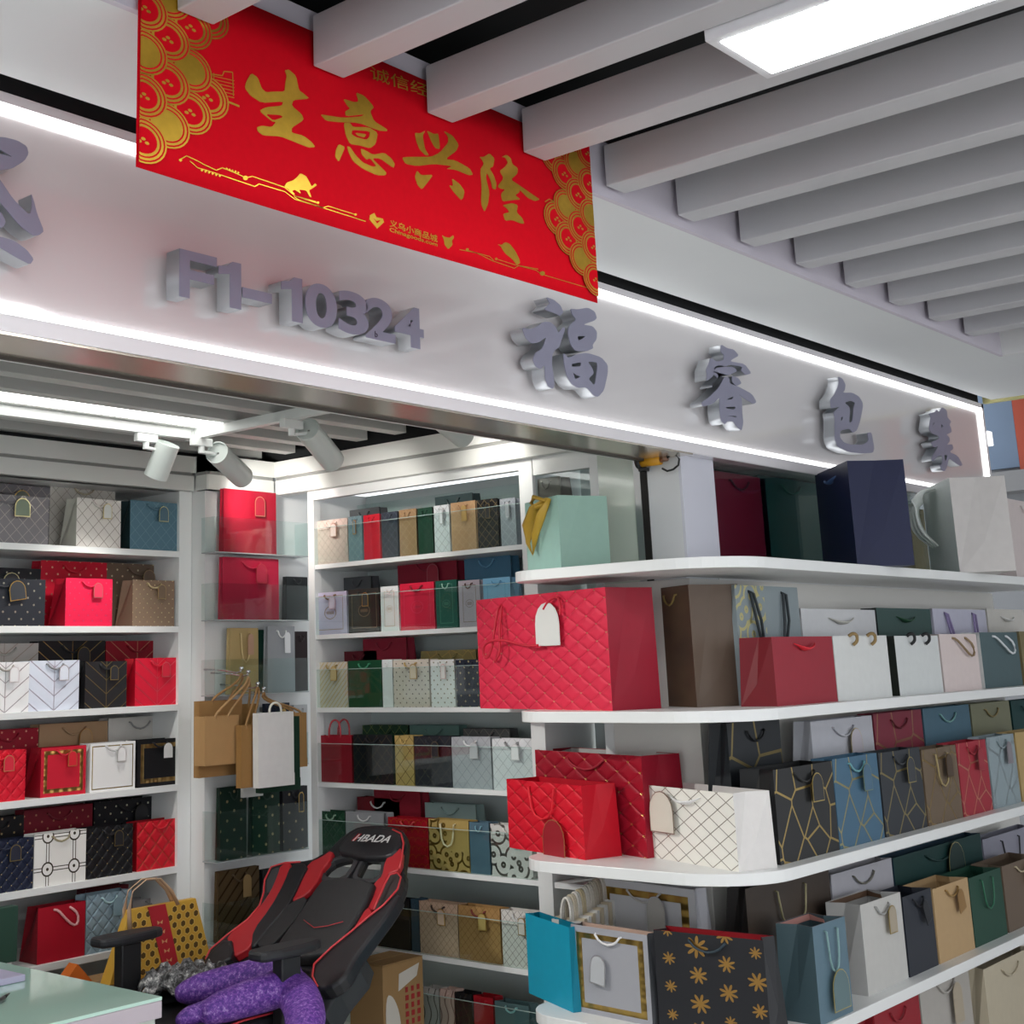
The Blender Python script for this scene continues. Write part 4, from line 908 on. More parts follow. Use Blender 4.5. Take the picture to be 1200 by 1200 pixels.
# top shelf, front row
bagC((1005,664),TZ[0],966,.93,1072,540,label='tall navy gift bag turned sideways on the top stand shelf',base='141a38',side='1e2444',handle='ribbon',hcol='35507a',gus=.12,top=1,**sg)
wb=bagC((1125,671),TZ[0],1092,.93,1191,560,label='big white gift bag turned sideways with ribbon loops on the top stand shelf',base='d3dbd6',side='cfcbc8',handle=None,gus=.12,top=1,**sg)
m=MB()
_w,_h=DIM[wb.name]
for side in (0,1):
    yy=-.005 if side==0 else .165
    for k in range(3):
        m.tube(smooth3([(_w*(.3+.1*k),-.004,_h*.95),(_w*(.3+.1*k),-.04-.01*k,_h*.93),(_w*(.25+.12*k),-.085,_h*.75),(_w*(.25+.12*k),-.075,_h*.5),(_w*(.35+.1*k),-.02,_h*.32)],2),.026,8,taper=[.4,1,1.2,.4],flat=.3)
    break
m.build('ribbon_loop',mat('ribbon_white','e4ebe6',.4,noise=.05),wb,smooth=True)
bagS(1192,1232,588,TZ[0],2.02,.1,label='pinkish white gift bag cut by the right edge on the top shelf',base='cfc4c2',**sg)
# behind the window
G6='gift bags behind the window glass'
def Wd(xl,xr,yt,lab,**k): return bagS(xl,xr,yt,1.8385,2.40,.12,label=lab,group=G6,**k)
Wd(841,906,556,'maroon gift bag behind the window glass',base='6a1028',handle='swag',hcol='3a0c18'); Wd(900,968,562,'dark green gift bag behind the window glass',base='1d4744',hcol='2a5a50'); Wd(972,1008,560,'navy gift bag behind the window glass',base='101d38'); Wd(1075,1092,596,'mustard gift bag behind the window glass between navy and white bags',base='8a7a3c')
# second shelf straight rows
YA2,YB2=2.035,2.19
def Sf(xl,xr,yt,r,lab,**k): return bagS(xl,xr,yt,TZ[r],k.pop('Y',YA2),k.pop('d',.12),label=lab,group=G5,**k)
def Sb(xl,xr,yt,r,lab,**k): return bagS(xl,xr,yt,TZ[r],YB2,.10,label=lab,group=G5,**k)
Sb(872,946,687,1,'grey gift bag with pale gold flowers and dark rope handles',pat='floral',base='8d999d',acc='cfc68c',s=.07,handle='longloops',hcol='30383c')
Sf(911,982,746,1,'dark red gift bag with red ribbon on the second stand shelf',base='94202f',side='6f0f1c',handle='ribbon',hcol='d02030',top=.9)
Sf(983,1046,745,1,'white gift bag with tan cord stubs on the second stand shelf',base='d6d8d6',handle='stubs',hcol='8c7448')
Sf(1055,1106,745,1,'white gift bag with black cord stubs on the second stand shelf',base='d2d6d5',side='20251f',handle='stubs',hcol='15181a')
Sf(1108,1151,743,1,'pale pink gift bag with hanging tan cord on the second stand shelf',base='d9cbc8',handle='side',hcol='8a7456')
Sf(1155,1199,741,1,'slate green gift bag with white frame and white cord',pat='plain',base='4f6367',side='d8dad8',handle='side',hcol='d9dde0')
Sf(1202,1240,740,1,'olive gift bag at the right edge of the second stand shelf',base='7a7050')
Sb(948,1035,714,1,'white gift bag with cream ribbon at the back of the second stand shelf',base='d0d1d3',handle='ribbon',hcol='c4c2ba')
Sb(1037,1100,713,1,'dark green gift bag with green bow at the back of the second stand shelf',base='3b5450',handle='ribbon',hcol='1d4a30',side='2a3032')
Sb(1103,1165,714,1,'lavender gift bag with purple ribbons at the back',base='c2c2d2',handle='longloops',hcol='8d7fa8'); Sb(1167,1210,714,1,'cream gift bag with white ribbon at the back right',base='d2cfc8',handle='ribbon',hcol='e4e4e0')
# third shelf
Sf(915,984,897,2,'black gift bag with gold geometric lines, nearest on the third stand shelf',pat='geo',base='242526',acc='b89f62',s=.11,side='1e1f20',tagc='242526',tagb='c9b06a',tagpos=(.22,.19),tagsz=(.07,.1),top=.9)
Sf(985,1037,886,2,'blue gift bag with gold geometric lines on the third stand shelf',pat='geo',base='44677f',acc='b3a878',s=.11,hcol='6aa0a8',tagc='44677f',tagb='8a9a80')
Sf(1039,1087,879,2,'charcoal gift bag with gold geometric lines on the third stand shelf',pat='geo',base='303439',acc='a89868',s=.11,tagc='303439',tagb='c0ae70')
Sf(1089,1129,876,2,'brown gift bag with gold lines and dark tag on the third stand shelf',pat='geo',base='6c5c4a',acc='a58c5a',s=.12,tagc='4a3826',tagb='6a5030',hcol='a59468',handle='down')
Sf(1130,1164,869,2,'red gift bag with gold geometric lines on the third stand shelf',pat='geo',base='a02a38',acc='d9a080',s=.1,tagc='9a2434',tagb='b05050')
Sf(1166,1197,862,2,'pale blue grey gift bag with grey tag on the third stand shelf',pat='geo',base='909fa4',acc='a6b2b5',s=.12,tagc='857f84',tagb='857f84')
Sf(1199,1235,856,2,'golden gift bag at the right edge of the third stand shelf',base='b39a68')
Sb(864,926,845,2,'large black gift bag with gold lines at the back of the third stand shelf',pat='geo',base='22262a',acc='8c7c50',s=.16,hcol='0f1114')
Sb(962,1034,842,2,'white gift bag with white tag at the back of the third stand shelf',base='c6c7ce',tagc='c4bec6',tagb='d0c090',tagpos=(.26,.3))
Sb(1036,1092,834,2,'wine red gift bag with gold lines at the back of the third stand shelf',pat='geo',base='843040',acc='c09070',s=.15,hcol='6a1a24')
Sb(1094,1148,828,2,'blue grey gift bag with aqua cord at the back of the third stand shelf',base='4f6f80',hcol='7fb0ac'); Sb(1150,1195,823,2,'olive grey gift bag with cord bow at the back of the third stand shelf',base='7f8068',hcol='8c7c50'); Sb(1197,1230,820,2,'dark green gift bag at the back right of the third stand shelf',base='143c3c')
# fourth shelf
Sf(962,1000,1080,3,'dusty blue gift bag with gold arched tag holding pink bags',base='5c7684',side='45595f',hcol='7fa0a0',handle='down',tagc='5c7478',tagb='c9b878',tf=(.55,.30,.5,.36),inner='c08c84',Y=1.995,top=.95)
Sf(1018,1065,1053,3,'white gift bag with tan hanging tag on the fourth stand shelf',base='c0bfbb',side='b0b0ae',hcol='9a9a98',tagc='a89c88',tagb='b8a060',tagsz=(.03,.1),top=.95,inner='6a5240')
Sf(1067,1100,1046,3,'dark navy gift bag with dark tag on the fourth stand shelf',base='2b2f38',hcol='15181f',tagc='15181f',tagb='15181f',tagsz=(.05,.12),tagtilt=-.4,top=.95)
Sf(1102,1143,1035,3,'tan gift bag with brown tag on the fourth stand shelf',base='b59870',hcol='9c7c48',tagc='8f6c3c',tagb='8f6c3c',tagsz=(.035,.12),tagtilt=-.25,top=.95)
Sf(1144,1181,1023,3,'dark green gift bag with green cord on the fourth stand shelf',base='23483a',hcol='2f6a50',handle='down',top=.95)
Sf(1183,1225,1008,3,'taupe gift bag with cream cord at the right of the fourth stand shelf',base='6b5c4e',hcol='b8ac90',tagc='6b5c4e',tagb='b8a070',top=.95)
Sb(885,983,1028,3,'dark brown gift bag with cream cord at the back of the fourth stand shelf',base='41372f',handle='down',hcol='9c9470',side='1c1816')
Sb(985,1056,1015,3,'pale grey gift bag with cord tag at the back of the fourth stand shelf',base='b4b3ba',hcol='6c6a60')
Sb(1058,1160,990,3,'teal green gift bag with gold arched tag at the back of the fourth stand shelf',base='1b3c3a',side='30485a',tagc='17302c',tagb='cfc084',tagpos=(.24,.28),tagsz=(.1,.12)); Sb(1162,1220,975,3,'lilac grey gift bag with dark cord at the back of the fourth stand shelf',base='8f8f9c',hcol='2a2a30',handle='down')
# fifth shelf
Sf(1040,1092,1172,4,'dark red gift bag on the lowest stand shelf',base='8c1322',Y=2.02); Sf(1093,1150,1140,4,'pale grey gift bag with tag on the lowest stand shelf',base='aaa6a0',Y=2.04,tagc='a89c88',tagb='a89c88')
Sf(1168,1225,1122,4,'cream gift bag at the right of the lowest stand shelf',base='b8ae98',Y=2.0)
# paper carriers behind the turquoise bag: mainly their twisted handles show
G7='paper carriers bunched behind the turquoise bag'
pc=['e4dfd6','d6cab4','dcd8d0','c8b896','d8d2c8','cfc7bb','b8ae9e','a89a88','c2bab0']
for i in range(9):
    X=3.735+.0175*i; Yl=2.80-.004*i; h_=.235+.006*i
    o=bag((X,Yl,TZ[3]),-math.pi/2,.11,h_,.014,base='cdbfa6' if i%2 else 'dcdad5',handle='up',hcol=pc[i],label='twisted handle %s carrier, %s behind the turquoise bag'%('kraft' if i%2 else 'white',['directly','second','third','fourth','fifth','sixth','seventh','eighth','farthest'][i]),group=G7,kind='paper_bag',cat='paper bag',top=1,gus=.05,hr=.0042)
# ------------------------------------------------------------------ track lights
TR=mat('track_white','e3e6e4',.35,noise=.02); SPW=mat('spot_white','d3dad6',.4,noise=.02)
tr=empty('light_track',(0,0,0),0,'white ceiling track with an L corner carrying the spotlights','light track')
box('rail',(-.2,3.91,2.385),(3.2,3.94,2.42),TR,tr,bevel=.001); box('rail',(3.185,2.70,2.385),(3.215,3.91,2.42),TR,tr,bevel=.001); box('corner_joint',(3.18,3.905,2.38),(3.22,3.945,2.42),TR,tr)
def spot(base,top,bot,r,lab,power=None,cone=1.5):
    base=Vector(base); o=empty('track_spotlight',base,0,lab,'spotlight'); 
    t=Vector(top)-base; b=Vector(bot)-base
    MB().box((-.045,-.012,-.03),(.045,.012,0)).build('adapter',TR,o,bevel=.002)
    MB().cyl((0,0,-.03),(0,0,-.055),.012,12).build('swivel',TR,o,smooth=False)
    ax=(b-t).normalized()
    m=MB(); n=28; u=ax.orthogonal().normalized(); v=ax.cross(u)
    def ring(c,rr): return [c+u*math.cos(2*math.pi*i/n)*rr+v*math.sin(2*math.pi*i/n)*rr for i in range(n)]
    R=[ring(t+ax*.012,.0001+r*.1),ring(t+ax*.012,r*.9),ring(t,r*.92),ring(t,r),ring(b,r),ring(b,r*.9),ring(b-ax*.02,r*.86),ring(b-ax*.02,.0005)]
    for a_,b_ in zip(R[:-1],R[1:]):
        for i in range(n): m.face([a_[i],a_[(i+1)%n],b_[(i+1)%n],b_[i]])
    bd=m.build('lamp_body',SPW,o,smooth=True); md=bd.modifiers.new('e','EDGE_SPLIT'); md.split_angle=.7
    MB().tube([(0,0,-.05),t+ax*.03],.007,8).build('arm',TR,o,smooth=True)
    m=MB(); m.face(ring(b-ax*.018,r*.84)); m.build('lens',mat('lens_glow','fff8ec',.4,emit=12),o)
    ld=bpy.data.lights.new('spot','SPOT'); ld.energy=power or SPOT_W; ld.spot_size=cone; ld.spot_blend=.7; ld.shadow_soft_size=.03; ld.color=(1,.97,.92)
    l=bpy.data.objects.new('bulb',ld); C.objects.link(l); l.parent=o; l.location=b+ax*.01; l.rotation_euler=ax.to_track_quat('-Z','Y').to_euler()
def PT(x,y,Y): return P(x,y,1,Y)
spot((2.985,3.925,2.385),PT(197,520,3.90),PT(182,559,3.96),.043,'white cylinder spotlight furthest left on the track')
spot((3.20,3.88,2.385),PT(254,530,3.86),PT(284,559,3.98),.043,'white cylinder spotlight at the track corner')
spot((3.20,3.40,2.385),PT(360,503,3.38),PT(390,540,3.46),.043,'white cylinder spotlight third along the track',5.)
spot((3.20,2.98,2.385),PT(505,480,2.98),PT(543,511,3.02),.043,'white cylinder spotlight half hidden by the fascia',2.5)
for _x,_tg,_lb,_pw in ((1.85,(3.65,2.50,.92),'white cylinder spotlight left of the view aimed at the stand',58.),(.9,(2.6,4.4,1.0),'white cylinder spotlight far left of the view on the track',25.)):
    _t=np.array([_x,3.925,2.32]); _d=np.array(_tg)-_t; _d/=np.linalg.norm(_d)
    spot((_x,3.925,2.385),_t,_t+_d*.125,.043,_lb,_pw,.95)
# ------------------------------------------------------------------ desk
dk=empty('counter_desk',(2.0,3.4,0),0,'white counter desk with pale green glass top in the lower left corner','desk')
dk.location=(0,0,0)
DX,DY=2.368,3.02
box('desk_body',(.6,DY+.012,0),(DX-.012,4.0,.70),mat('desk_white','c9d0c8',.35,noise=.02),dk,bevel=.002)
box('desk_top',(.55,DY,.70),(DX,4.05,.741),mat('desk_edge','c6bcc4',.35,noise=.03),dk,bevel=.002)
box('glass_top',(.55,DY,.7415),(DX,4.05,.75),mat('mint_glass','c6ebdb',.06,coat=.6,noise=.02),dk,bevel=.001)
a=P(30,1143,2,.765); 
nbk=box('notebook',(a[0]-.32,a[1],.751),(a[0],a[1]+.2,.768),mat('lilac_cover','b8b4cf',.6,noise=.05),bevel=.002); tag(nbk,'lilac covered notebook lying on the desk at the left edge','notebook')
tag(nbk,None,None)
pn=empty('pen',(0,0,0),0,'dark grey pen lying on the desk at the left edge','pen')
A=Vector(P(-12,1182,2,.758)); B=Vector(P(11,1164,2,.758)); MB().cyl(A,A.lerp(B,.7),.006,10).build('barrel',mat('pen_grey','45484c',.3,metal=.4,noise=.05),pn,smooth=True); MB().cyl(A.lerp(B,.7),B,.0055,10,r2=.0015).build('tip',BLACKP,pn,smooth=True)
# ------------------------------------------------------------------ cartons
CARD=mat('carton_brown','97784e',.8,noise=.08,nscale=12)
cb=empty('carton_box',(3.66,3.47,0),.0,'tall brown carton with red print standing behind the chair','carton')
box('carton_body',(0,0,0),(.205,.16,.555),CARD,cb,bevel=.002)
for i,(x0,y0,a_) in enumerate(((0,0,.15),(0,.08,-.1))): MB().box((0,y0,.556),(.205,y0+.075,.559)).build('flap',CARD,cb)
RP=mat('red_print','9c2a2a',.7,noise=.1); WP=mat('white_print','c9c5bb',.7,noise=.1)
for j,xx in enumerate((.11,.14,.17)):
    for i in range(7): MB().box((xx,-.0018,.455-.026*i),(xx+.013+.003*(i%2),-.0006,.472-.026*i)).build('red_lettering',RP,cb)
curve_mesh('white_patch',[[(.075,.465),(.17,.50),(.185,.54),(.08,.52)]],.0003,WP,cb).matrix_basis=Matrix.Translation((0,-.0012,0))@FRX
curve_mesh('white_patch',[smooth_poly([(.01,.30),(.08,.28),(.085,.38),(.05,.455),(.01,.465)],2)],.0003,WP,cb).matrix_basis=Matrix.Translation((0,-.0012,0))@FRX
cb2=empty('carton_box',(2.83,4.0,0),0,'low brown carton under the yellow honeycomb bag','carton')
box('carton_body',(0,0,0),(.62,.26,.545),CARD,cb2,bevel=.003); box('tape',(0,.1,.5455),(.62,.15,.5465),mat('tape','a58c62',.2,noise=.05),cb2)
# orange packet by the desk
a=P(83,1122,1,4.2); ob=MB(); ob.prism([(a[0]-.06,4.16,.55),(a[0]+.06,4.16,.55),(a[0]-.0,4.16,.612)],(0,.05,0)); tag(ob.build('orange_box',mat('orange_card','cf6a22',.6,noise=.1)),'orange packet poking up between desk and bottom shelf','packet')
tag(box('storage_box',(2.2,4.1,0),(2.7,4.3,.55),mat('dark_box','3a2c24',.7,noise=.1),bevel=.004),'dark brown storage box standing under the bottom shelf','box')
tag(box('folded_box',P(-20,1104,1,4.30)-np.array([.0,0,.08]),P(14,1060,1,4.34),mat('dark_green_card','1f4436',.6,noise=.1),bevel=.002),'dark green box at the left edge beside the desk','box')
# yellow honeycomb gift box bag
hb=empty('honeycomb_bag',(2.965,4.06,.547),0,'yellow honeycomb pattern gift bag with red band and beige handles on a carton','gift bag')
YEL=mat('honey_yellow','d9ab42',.45,noise=.08); BR=mat('honey_hole','5c4318',.7,noise=.1); RB=mat('band_red','b52530',.5,noise=.08)
W0,W1,H0,D0=.44,.29,.225,.055
def hx(u,v): # u 0..1 across, v up
    return ((W0/2)+(u-.5)*(W0*(1-v/H0)+W1*(v/H0)), v*.0, v)
m=MB(); A=[(0,0,0),(W0,0,0),((W0+W1)/2,0,H0),((W0-W1)/2,0,H0)]; B=[(p[0],D0-(.03 if p[2] else 0),p[2]) for p in A]
m.face(A);m.face(B[::-1])
for i in range(4): j=(i+1)%4; m.face([A[j],A[i],B[i],B[j]])
m.build('bag_body',YEL,hb,bevel=.002)
m=MB(); hexm=MB(); r=.0135
row=0; z=.02
while z<H0-.012:
    x=.02+(row%2)*.019
    while x<W0-.015:
        lim0=(W0-W1)/2*z/H0+.014; lim1=W0-lim0
        if lim0<x<lim1 and not (.15<x-(.06-.0*z)-(H0-z)*.0<.0):
            band=.237+ (z/H0)*-.065
            if not (band-.035<x-.02<band+.035):
                hexm.face([(x+r*math.cos(math.pi/3*i+.52)*.8,-.0035,z+r*math.sin(math.pi/3*i+.52)*.8) for i in range(6)],0)
                o_=[(x+r*1.02*math.cos(math.pi/3*i+.52),-.0042,z+r*1.02*math.sin(math.pi/3*i+.52)) for i in range(6)]; i_=[(x+r*.8*math.cos(math.pi/3*i+.52),-.0042,z+r*.8*math.sin(math.pi/3*i+.52)) for i in range(6)]
                for i in range(6): j=(i+1)%6; m.face([o_[i],o_[j],i_[j],i_[i]])
        x+=.038
    z+=.026; row+=1
hexm.build('honeycomb_holes',BR,hb,merge=False)['kind']='stuff'; m.build('honeycomb_cells',mat('honey_light','e6c166',.4,noise=.05),hb,merge=False)['kind']='stuff'
m=MB(); m.prism([(.225,-.006,0),(.29,-.006,0),(.225,-.006,H0),(.15,-.006,H0)],(0,.004,0)); m.build('red_band',RB,hb)
for i in range(5):
    zz=.04+.032*i; xx=.255-.32*zz
    m=MB(); m.face([(xx,-.0068,zz),(xx-.012,-.0068,zz+.008),(xx-.01,-.0068,zz-.006)]); m.face([(xx,-.0068,zz),(xx+.012,-.0068,zz+.008),(xx+.01,-.0068,zz-.006)]); m.build('butterfly_print',mat('butterfly_gold','d9a070',.5,noise=.1),hb,merge=False)
for yy in (-.006,D0-.035):
    m=MB(); m.tube([(.075,yy,H0-.06),(.07,yy,H0),(.085,yy,H0+.06),(.14,yy,H0+.09),(.20,yy,H0+.085),(.25,yy,H0+.04),(.28,yy,H0-.01)],.008,8,flat=.3); m.build('handle',mat('beige_strap','c9a98a',.6,noise=.1),hb,smooth=True)
# ------------------------------------------------------------------ gaming chair
LB=mat('black_leather','222327',.38,noise=.08,nscale=25,bump=.15); LR=mat('red_leather','b3242c',.42,noise=.06,nscale=25,bump=.15); LG=mat('grey_panel','3b3d40',.5,noise=.08,nscale=30); PIP=mat('red_piping','c93a40',.4,noise=.05); HOLE=mat('hole_rim','3a3b3e',.35,noise=.05)
ch=empty('gaming_chair',(3.0,3.6,0),0,'black and red reclined racing style office chair at the desk','chair')
O=np.array([3.0,3.6,0]); PB0=np.array([3.15,3.6,.5]); U_=np.array([.8,0,.6]); Nn=np.array([-.6,0,.8]); T_=np.array([0,-1,0])   # t to the right in the picture
def PBk(cx,cy,off=0):
    x=240+cx/5; y=960+cy/5; d=ray(x,y); n=Nn; t=np.dot(PB0+n*off-CAM,n)/np.dot(d,n); p=CAM+t*d-PB0
    return (float(np.dot(p,T_)),float(np.dot(p,U_)))
MBK=Matrix([[T_[i],U_[i],Nn[i],(PB0-O)[i]] for i in range(3)]+[[0,0,0,1]])
def slab(name,polys,off,th,m_,parent=None,sm=1,bev=.004):
    sp=[[PBk(a,b,off) for a,b in (smooth_poly(p,sm) if sm else p)] for p in polys]
    o=curve_mesh(name,sp,th/2-bev,m_,parent or ch,bevel=bev); o.matrix_basis=MBK@Matrix.Translation((0,0,off-th/2))
    for p in o.data.polygons: p.use_smooth=False
    return o
H1=[(810,225),(875,225),(860,270),(810,340),(720,340),(690,310),(740,250)]; H2=[(940,225),(1020,225),(1035,270),(1010,345),(900,345),(890,320),(920,260)]
BO=[(870,60),(950,42),(1060,45),(1140,70),(1165,110),(1160,180),(1140,300),(1155,330),(1140,420),(1080,520),(1010,620),(960,680),(900,760),(860,820),(820,900),(760,960),(700,985),(660,975),(630,920),(640,880),(560,860),(430,860),(280,870),(160,890),(100,910),(20,890),(5,820),(30,770),(130,680),(250,590),(320,510),(345,430),(350,360),(390,280),(470,255),(610,250),(680,215),(740,175),(780,130)]
def gh(Hh,k):
    cx=sum(p[0] for p in Hh)/7; cy=sum(p[1] for p in Hh)/7
    return [(cx+(a-cx)*k,cy+(b-cy)*k) for a,b in Hh]
bs=slab('backrest',[BO,gh(H1,1.3),gh(H2,1.3)],0,.04,LB,bev=.012)
def ringp(pts,k=1.0): return pts
for Hh in (H1,H2):
    cx=sum(p[0] for p in Hh)/7; cy=sum(p[1] for p in Hh)/7
    slab('vent_rim',[gh(Hh,1.34),gh(Hh,1.06)],.010,.018,HOLE,bev=.003)
slab('red_panel',[[(450,262),(505,262),(460,380),(380,520),(280,650),(272,740),(155,805),(150,730),(135,680),(240,600),(330,510),(390,420),(425,340)]],.03,.03,LR,bev=.006)
slab('grey_panel',[[(400,290),(440,285),(410,360),(370,440),(362,380),(375,330)]],.03,.03,LG)
slab('red_panel',[[(610,258),(680,225),(745,180),(725,245),(680,290),(665,345),(600,430),(500,480),(550,390),(590,320)]],.022,.022,LR,bev=.006)
slab('red_panel',[[(1150,165),(1140,290),(1080,310),(1060,330),(1030,420),(990,500),(960,545),(950,500),(940,480),(980,400),(1010,360),(1045,330),(1060,240),(1100,195)]],.022,.022,LR,bev=.006)
slab('red_panel',[[(960,520),(975,560),(880,640),(740,750),(720,750),(800,660),(900,580),(950,525)]],.03,.03,LR,bev=.005)
slab('side_bolster',[[(1060,360),(1100,320),(1145,325),(1135,400),(1060,490),(985,560),(1020,470),(1050,390)]],.032,.03,mat('brown_mesh','332a2a',.6,noise=.1),bev=.006)
slab('side_bolster',[[(645,850),(740,760),(860,660),(960,570),(1060,500),(1130,430),(1080,520),(960,680),(900,760),(860,820),(820,900),(760,960),(690,980),(655,960),(630,900)]],.045,.05,LB,bev=.012)
slab('side_bolster',[[(20,800),(135,690),(150,800),(100,830),(70,890),(20,885),(5,840)]],.045,.05,LB,bev=.01)
slab('black_panel',[[(505,265),(600,265),(560,340),(500,470),(430,560),(340,660),(290,735),(275,740),(285,650),(385,520),(460,385)]],.03,.028,LB,bev=.006)
slab('center_cushion',[[(705,345),(970,362),(940,450),(880,560),(800,680),(740,760),(560,790),(420,760),(470,680),(560,560),(640,430)]],.045,.05,LG if False else mat('black_fabric','2b2c2e',.55,noise=.08,nscale=40,bump=.2),bev=.014)
slab('grey_panel',[[(500,490),(600,450),(560,540),(440,680),(390,730),(300,738),(350,660),(440,560)]],.026,.024,mat('black_fabric','2b2c2e'),bev=.005)
slab('headrest_cushion',[[(880,68),(960,52),(1050,55),(1130,80),(1150,120),(1100,190),(1050,210),(920,210),(860,190),(790,180),(810,130)]],.03,.03,LB,bev=.012)
def pipe(pts,off=.03,r=.0035):
    q=[MBK@Vector((*PBk(a,b,off),off)) for a,b in pts]; MB().tube(q,r,6).build('piping',PIP,ch,smooth=True)
pipe([(5,820),(30,765),(130,678),(250,588),(320,508),(345,430),(350,358),(388,280),(470,255),(560,250)]); pipe([(1100,60),(1150,85),(1165,140),(1155,220),(1142,290)]); pipe([(660,978),(630,920),(640,850),(740,752),(860,655),(960,570),(1050,500),(1130,410),(1150,340),(1130,315),(1085,325),(1055,380),(1030,440),(990,530)],.05)
pipe([(580,590),(640,635),(720,625),(810,600)],.052,.0015)
# logo on headrest
def onB(cx,cy,off): return MBK@Vector((*PBk(cx,cy,off),off))
o0=onB(865,127,.054); o1=onB(1072,137,.054)
xa=(o1-o0).normalized(); up=(Vector(U_)-xa*xa.dot(Vector(U_))).normalized(); nn=xa.cross(up)
LM=Matrix([[xa[i],up[i],nn[i],o0[i]] for i in range(3)]+[[0,0,0,1]])
fit_text('brand_lettering','HBADA',(o1-o0).length,.033,.0006,mat('logo_white','cfcfcf',.5,noise=.03),ch,LM,offset=.008,shear=.25)
fit_text('brand_mark','//',(o1-o0).length*.14,.036,.0008,LR,ch,LM@Matrix.Translation((-.004,0,.0006)),offset=.01)
# seat
def vol(name,a,b,m_,bev=.03): 
    o=MB().box([a[i]-O[i] for i in range(3)],[b[i]-O[i] for i in range(3)]).build(name,m_,ch,bevel=bev); o.modifiers['b'].segments=4
    for p in o.data.polygons: p.use_smooth=True
    return o
vol('seat',(2.70,3.36,.42),(3.22,3.84,.515),LB,.03)
vol('seat_bolster',(2.68,3.315,.42),(3.2,3.385,.55),LB,.03); vol('seat_bolster',(2.68,3.815,.42),(3.2,3.885,.55),LB,.03)
MB().tube([(2.685-3.0,3.33-3.6,.53),(2.9-3.0,3.318-3.6,.552),(3.18-3.0,3.32-3.6,.55)],.0035,6).build('piping',PIP,ch,smooth=True)
# far side wing low
for yy,nm in ((3.315,'near'),(3.885,'far')):
    zc=.742 if nm=='near' else .73
    yc=3.285 if nm=='near' else 3.93
    m=MB(); 
    L0,L1=(2.915,3.175) if nm=='near' else (2.81,3.07)
    # pad: tapered rounded slab
    pts=[]; 
    prof=[(L0,.028),(L0+.015,.04),(L0+.07,.048),(L0+.15,.046),(L0+.22,.036),(L1,.02)]
    up_=[(x-3.0,yc-w_-3.6) for x,w_ in prof]; dn=[(x-3.0,yc+w_-3.6) for x,w_ in prof][::-1]
    zt=zc
    m.prism([(a,b,zt-.03) for a,b in up_+dn],(0,0,.03)); q=m.build('armrest_pad',mat('armrest_black','25272a',.5,noise=.05),ch,bevel=.01); 
    MB().prism([(L0+.09-3.0,yc-.022-3.6,zt-.031),(L0+.17-3.0,yc-.022-3.6,zt-.031),(L0+.17-3.0,yc+.022-3.6,zt-.031),(L0+.09-3.0,yc+.022-3.6,zt-.031)],(0,0,-.28)).build('armrest_post',BLACKP,ch,bevel=.006)
    MB().box((L0+.09-3.0,min(yc,3.6)-3.6 if nm=='far' else yc-3.6-.02,.40),(L0+.17-3.0,(3.85-3.6 if nm=='far' else 3.4-3.6),.425)).build('armrest_bracket',BLACKP,ch,bevel=.003)
slab('recline_bracket',[[(880,750),(910,790),(885,870),(770,1010),(730,1080),(700,1140),(640,1140),(630,1060),(700,985),(745,955),(830,850)]],-.0,.09,mat('bracket_grey','2f3336',.5,noise=.06),sm=0,bev=.008)
MB().cyl((0,0,.12),(0,0,.41),.028,16).build('gas_column',BLACKP,ch,smooth=True)
MB().box((-.12,-.1,.39),(.12,.1,.42)).build('seat_plate',BLACKP,ch)
for k in range(5):
    t=2*math.pi*k/5+.3; e=(.30*math.cos(t),.30*math.sin(t),.075)
    MB().tube([(0,0,.13),e],.03,8,taper=[1,.5],flat=.7).build('base_leg',BLACKP,ch)
    MB().cyl((e[0]-.02,e[1],.03),(e[0]+.02,e[1],.03),.03,14).build('caster',BLACKP,ch,smooth=True)
# purple plush cushion and mottled cloth on the seat
def sparkle(name,c1,c2,c3,sc,rough=.6):
    m=bpy.data.materials.new(name); m.use_nodes=True; nt=m.node_tree; b=nt.nodes['Principled BSDF']; tc=nt.nodes.new('ShaderNodeTexCoord'); n=nt.nodes.new('ShaderNodeTexNoise'); n.inputs['Scale'].default_value=sc; n.inputs['Detail'].default_value=6; n.inputs['Roughness'].default_value=.8
    r=nt.nodes.new('ShaderNodeValToRGB'); r.color_ramp.elements[0].color=lin(c1); r.color_ramp.elements[0].position=.42; r.color_ramp.elements[1].color=lin(c3); r.color_ramp.elements[1].position=.66; e=r.color_ramp.elements.new(.54); e.color=lin(c2)
    nt.links.new(tc.outputs['Object'],n.inputs['Vector']); nt.links.new(n.outputs['Fac'],r.inputs[0]); nt.links.new(r.outputs[0],b.inputs['Base Color']); b.inputs['Roughness'].default_value=rough
    bp=nt.nodes.new('ShaderNodeBump'); bp.inputs['Strength'].default_value=.4; bp.inputs['Distance'].default_value=.003; nt.links.new(n.outputs['Fac'],bp.inputs['Height']); nt.links.new(bp.outputs[0],b.inputs['Normal'])
    return m
PU=sparkle('purple_sequin','4a2a86','7a45a8','b9a0d8',90)
pl=empty('plush_cushion',(2.95,3.5,.55),0,'purple sequinned plush star cushion slumped on the chair seat','cushion')
PLB=MB()
def blob(nm,pts,r,m_,par,taper,flat=.75):
    q=smooth3([tuple(np.array(p)-np.array(par.location)) for p in pts],2)
    t=np.interp(np.linspace(0,1,len(q)),np.linspace(0,1,len(taper)),taper)
    PLB.tube(q,r,14,taper=list(t),flat=flat)
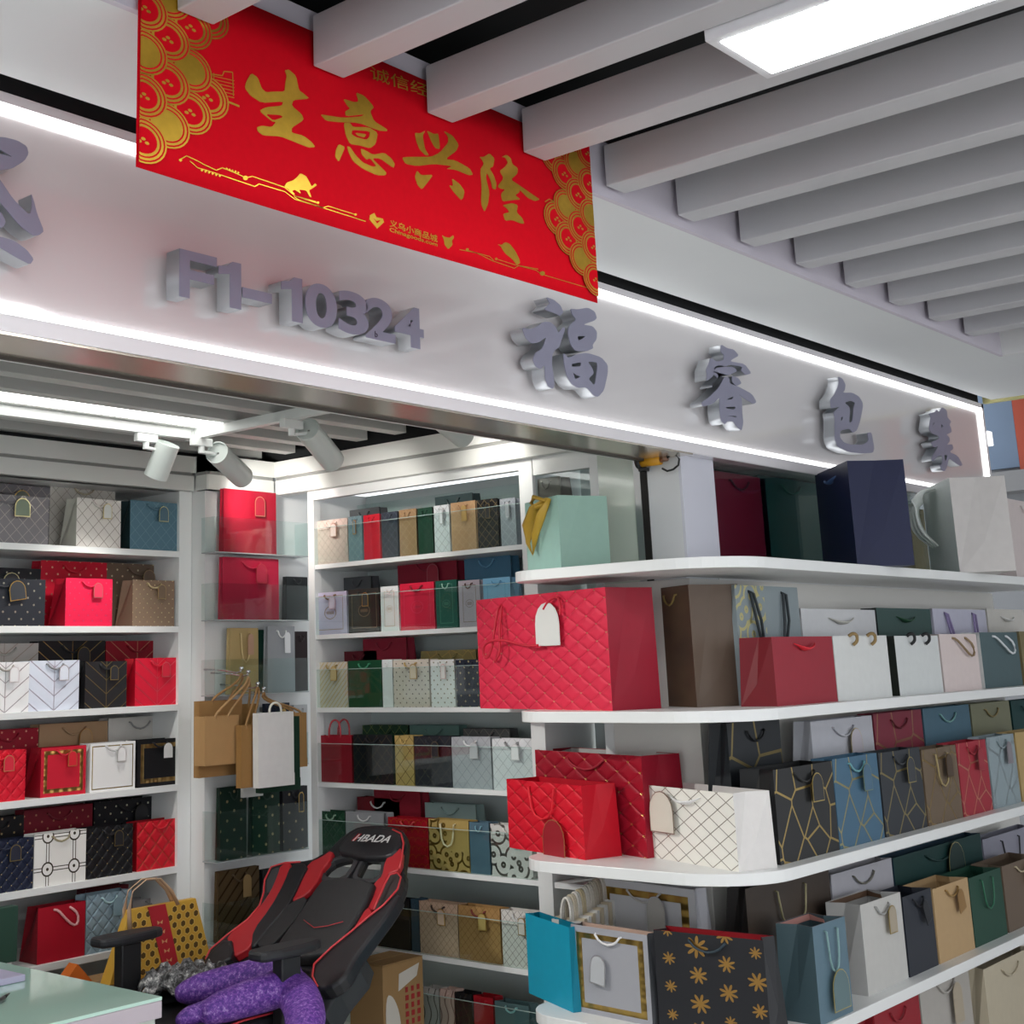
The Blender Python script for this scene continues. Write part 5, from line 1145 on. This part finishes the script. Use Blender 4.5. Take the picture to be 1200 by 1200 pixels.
def blob_old(nm,pts,r,m_,par,taper,flat=.75):
    q=smooth3([tuple(np.array(p)-np.array(par.location)) for p in pts],2)
    t=np.interp(np.linspace(0,1,len(q)),np.linspace(0,1,len(taper)),taper)
    o=MB().tube(q,r,14,taper=list(t),flat=flat).build(nm,m_,par,smooth=True); md=o.modifiers.new('ss','SUBSURF'); md.levels=1; md.render_levels=1; return o
def pz(x,y,z): return P(x,y,2,z)
blob('arm',[pz(205,1166,.60),pz(235,1159,.61),pz(275,1152,.62),pz(320,1145,.63),pz(345,1146,.63)],.066,PU,pl,[.25,.75,.95,1.1,1],.9)
blob('arm',[pz(236,1189,.59),pz(262,1179,.60),pz(300,1167,.61),pz(340,1154,.62)],.056,PU,pl,[.45,.85,1,1.1],.95)
blob('arm',[pz(207,1198,.575),pz(222,1190,.585),pz(243,1184,.59),pz(275,1172,.6)],.04,PU,pl,[.3,.9,1,.7])
blob('arm',[pz(330,1145,.62),pz(350,1165,.605),pz(360,1195,.57),pz(352,1225,.54)],.060,PU,pl,[1,1.1,1,.4])
blob('arm',[pz(300,1150,.615),pz(335,1158,.60)],.07,PU,pl,[.8,1])
_po=PLB.build('plush_body',PU,pl,smooth=True)
_md=_po.modifiers.new('r','REMESH'); _md.mode='VOXEL'; _md.voxel_size=.007; _md.use_smooth_shade=True
_md=_po.modifiers.new('s','SMOOTH'); _md.iterations=6; _md.factor=.6
CL=sparkle('mottled_cloth','101113','77787a','f0f0ec',34)
m=MB(); N=22; base=np.array(P(222,1150,2,.575))
def cz(i,j):
    u,v=i/N-.5,j/N-.5; rr=math.hypot(u,v)*2
    z=.036*(1-rr**2)+.018*math.sin(u*19+v*7)+.014*math.sin(v*23-u*9)+.006*math.sin(u*51+v*40)
    return (u*.30,v*.36,max(z,-.02))
for i in range(N):
    for j in range(N):
        if math.hypot((i+.5)/N-.5,(j+.5)/N-.5)<.5: m.face([cz(i,j),cz(i+1,j),cz(i+1,j+1),cz(i,j+1)])
tag(m.build('mottled_cloth',CL,loc=tuple(base),smooth=True,solid=.004),'crumpled black and white mottled cloth on the chair seat by the desk','cloth')
print('bags',BAGN['n'],'objects',len(bpy.data.objects))
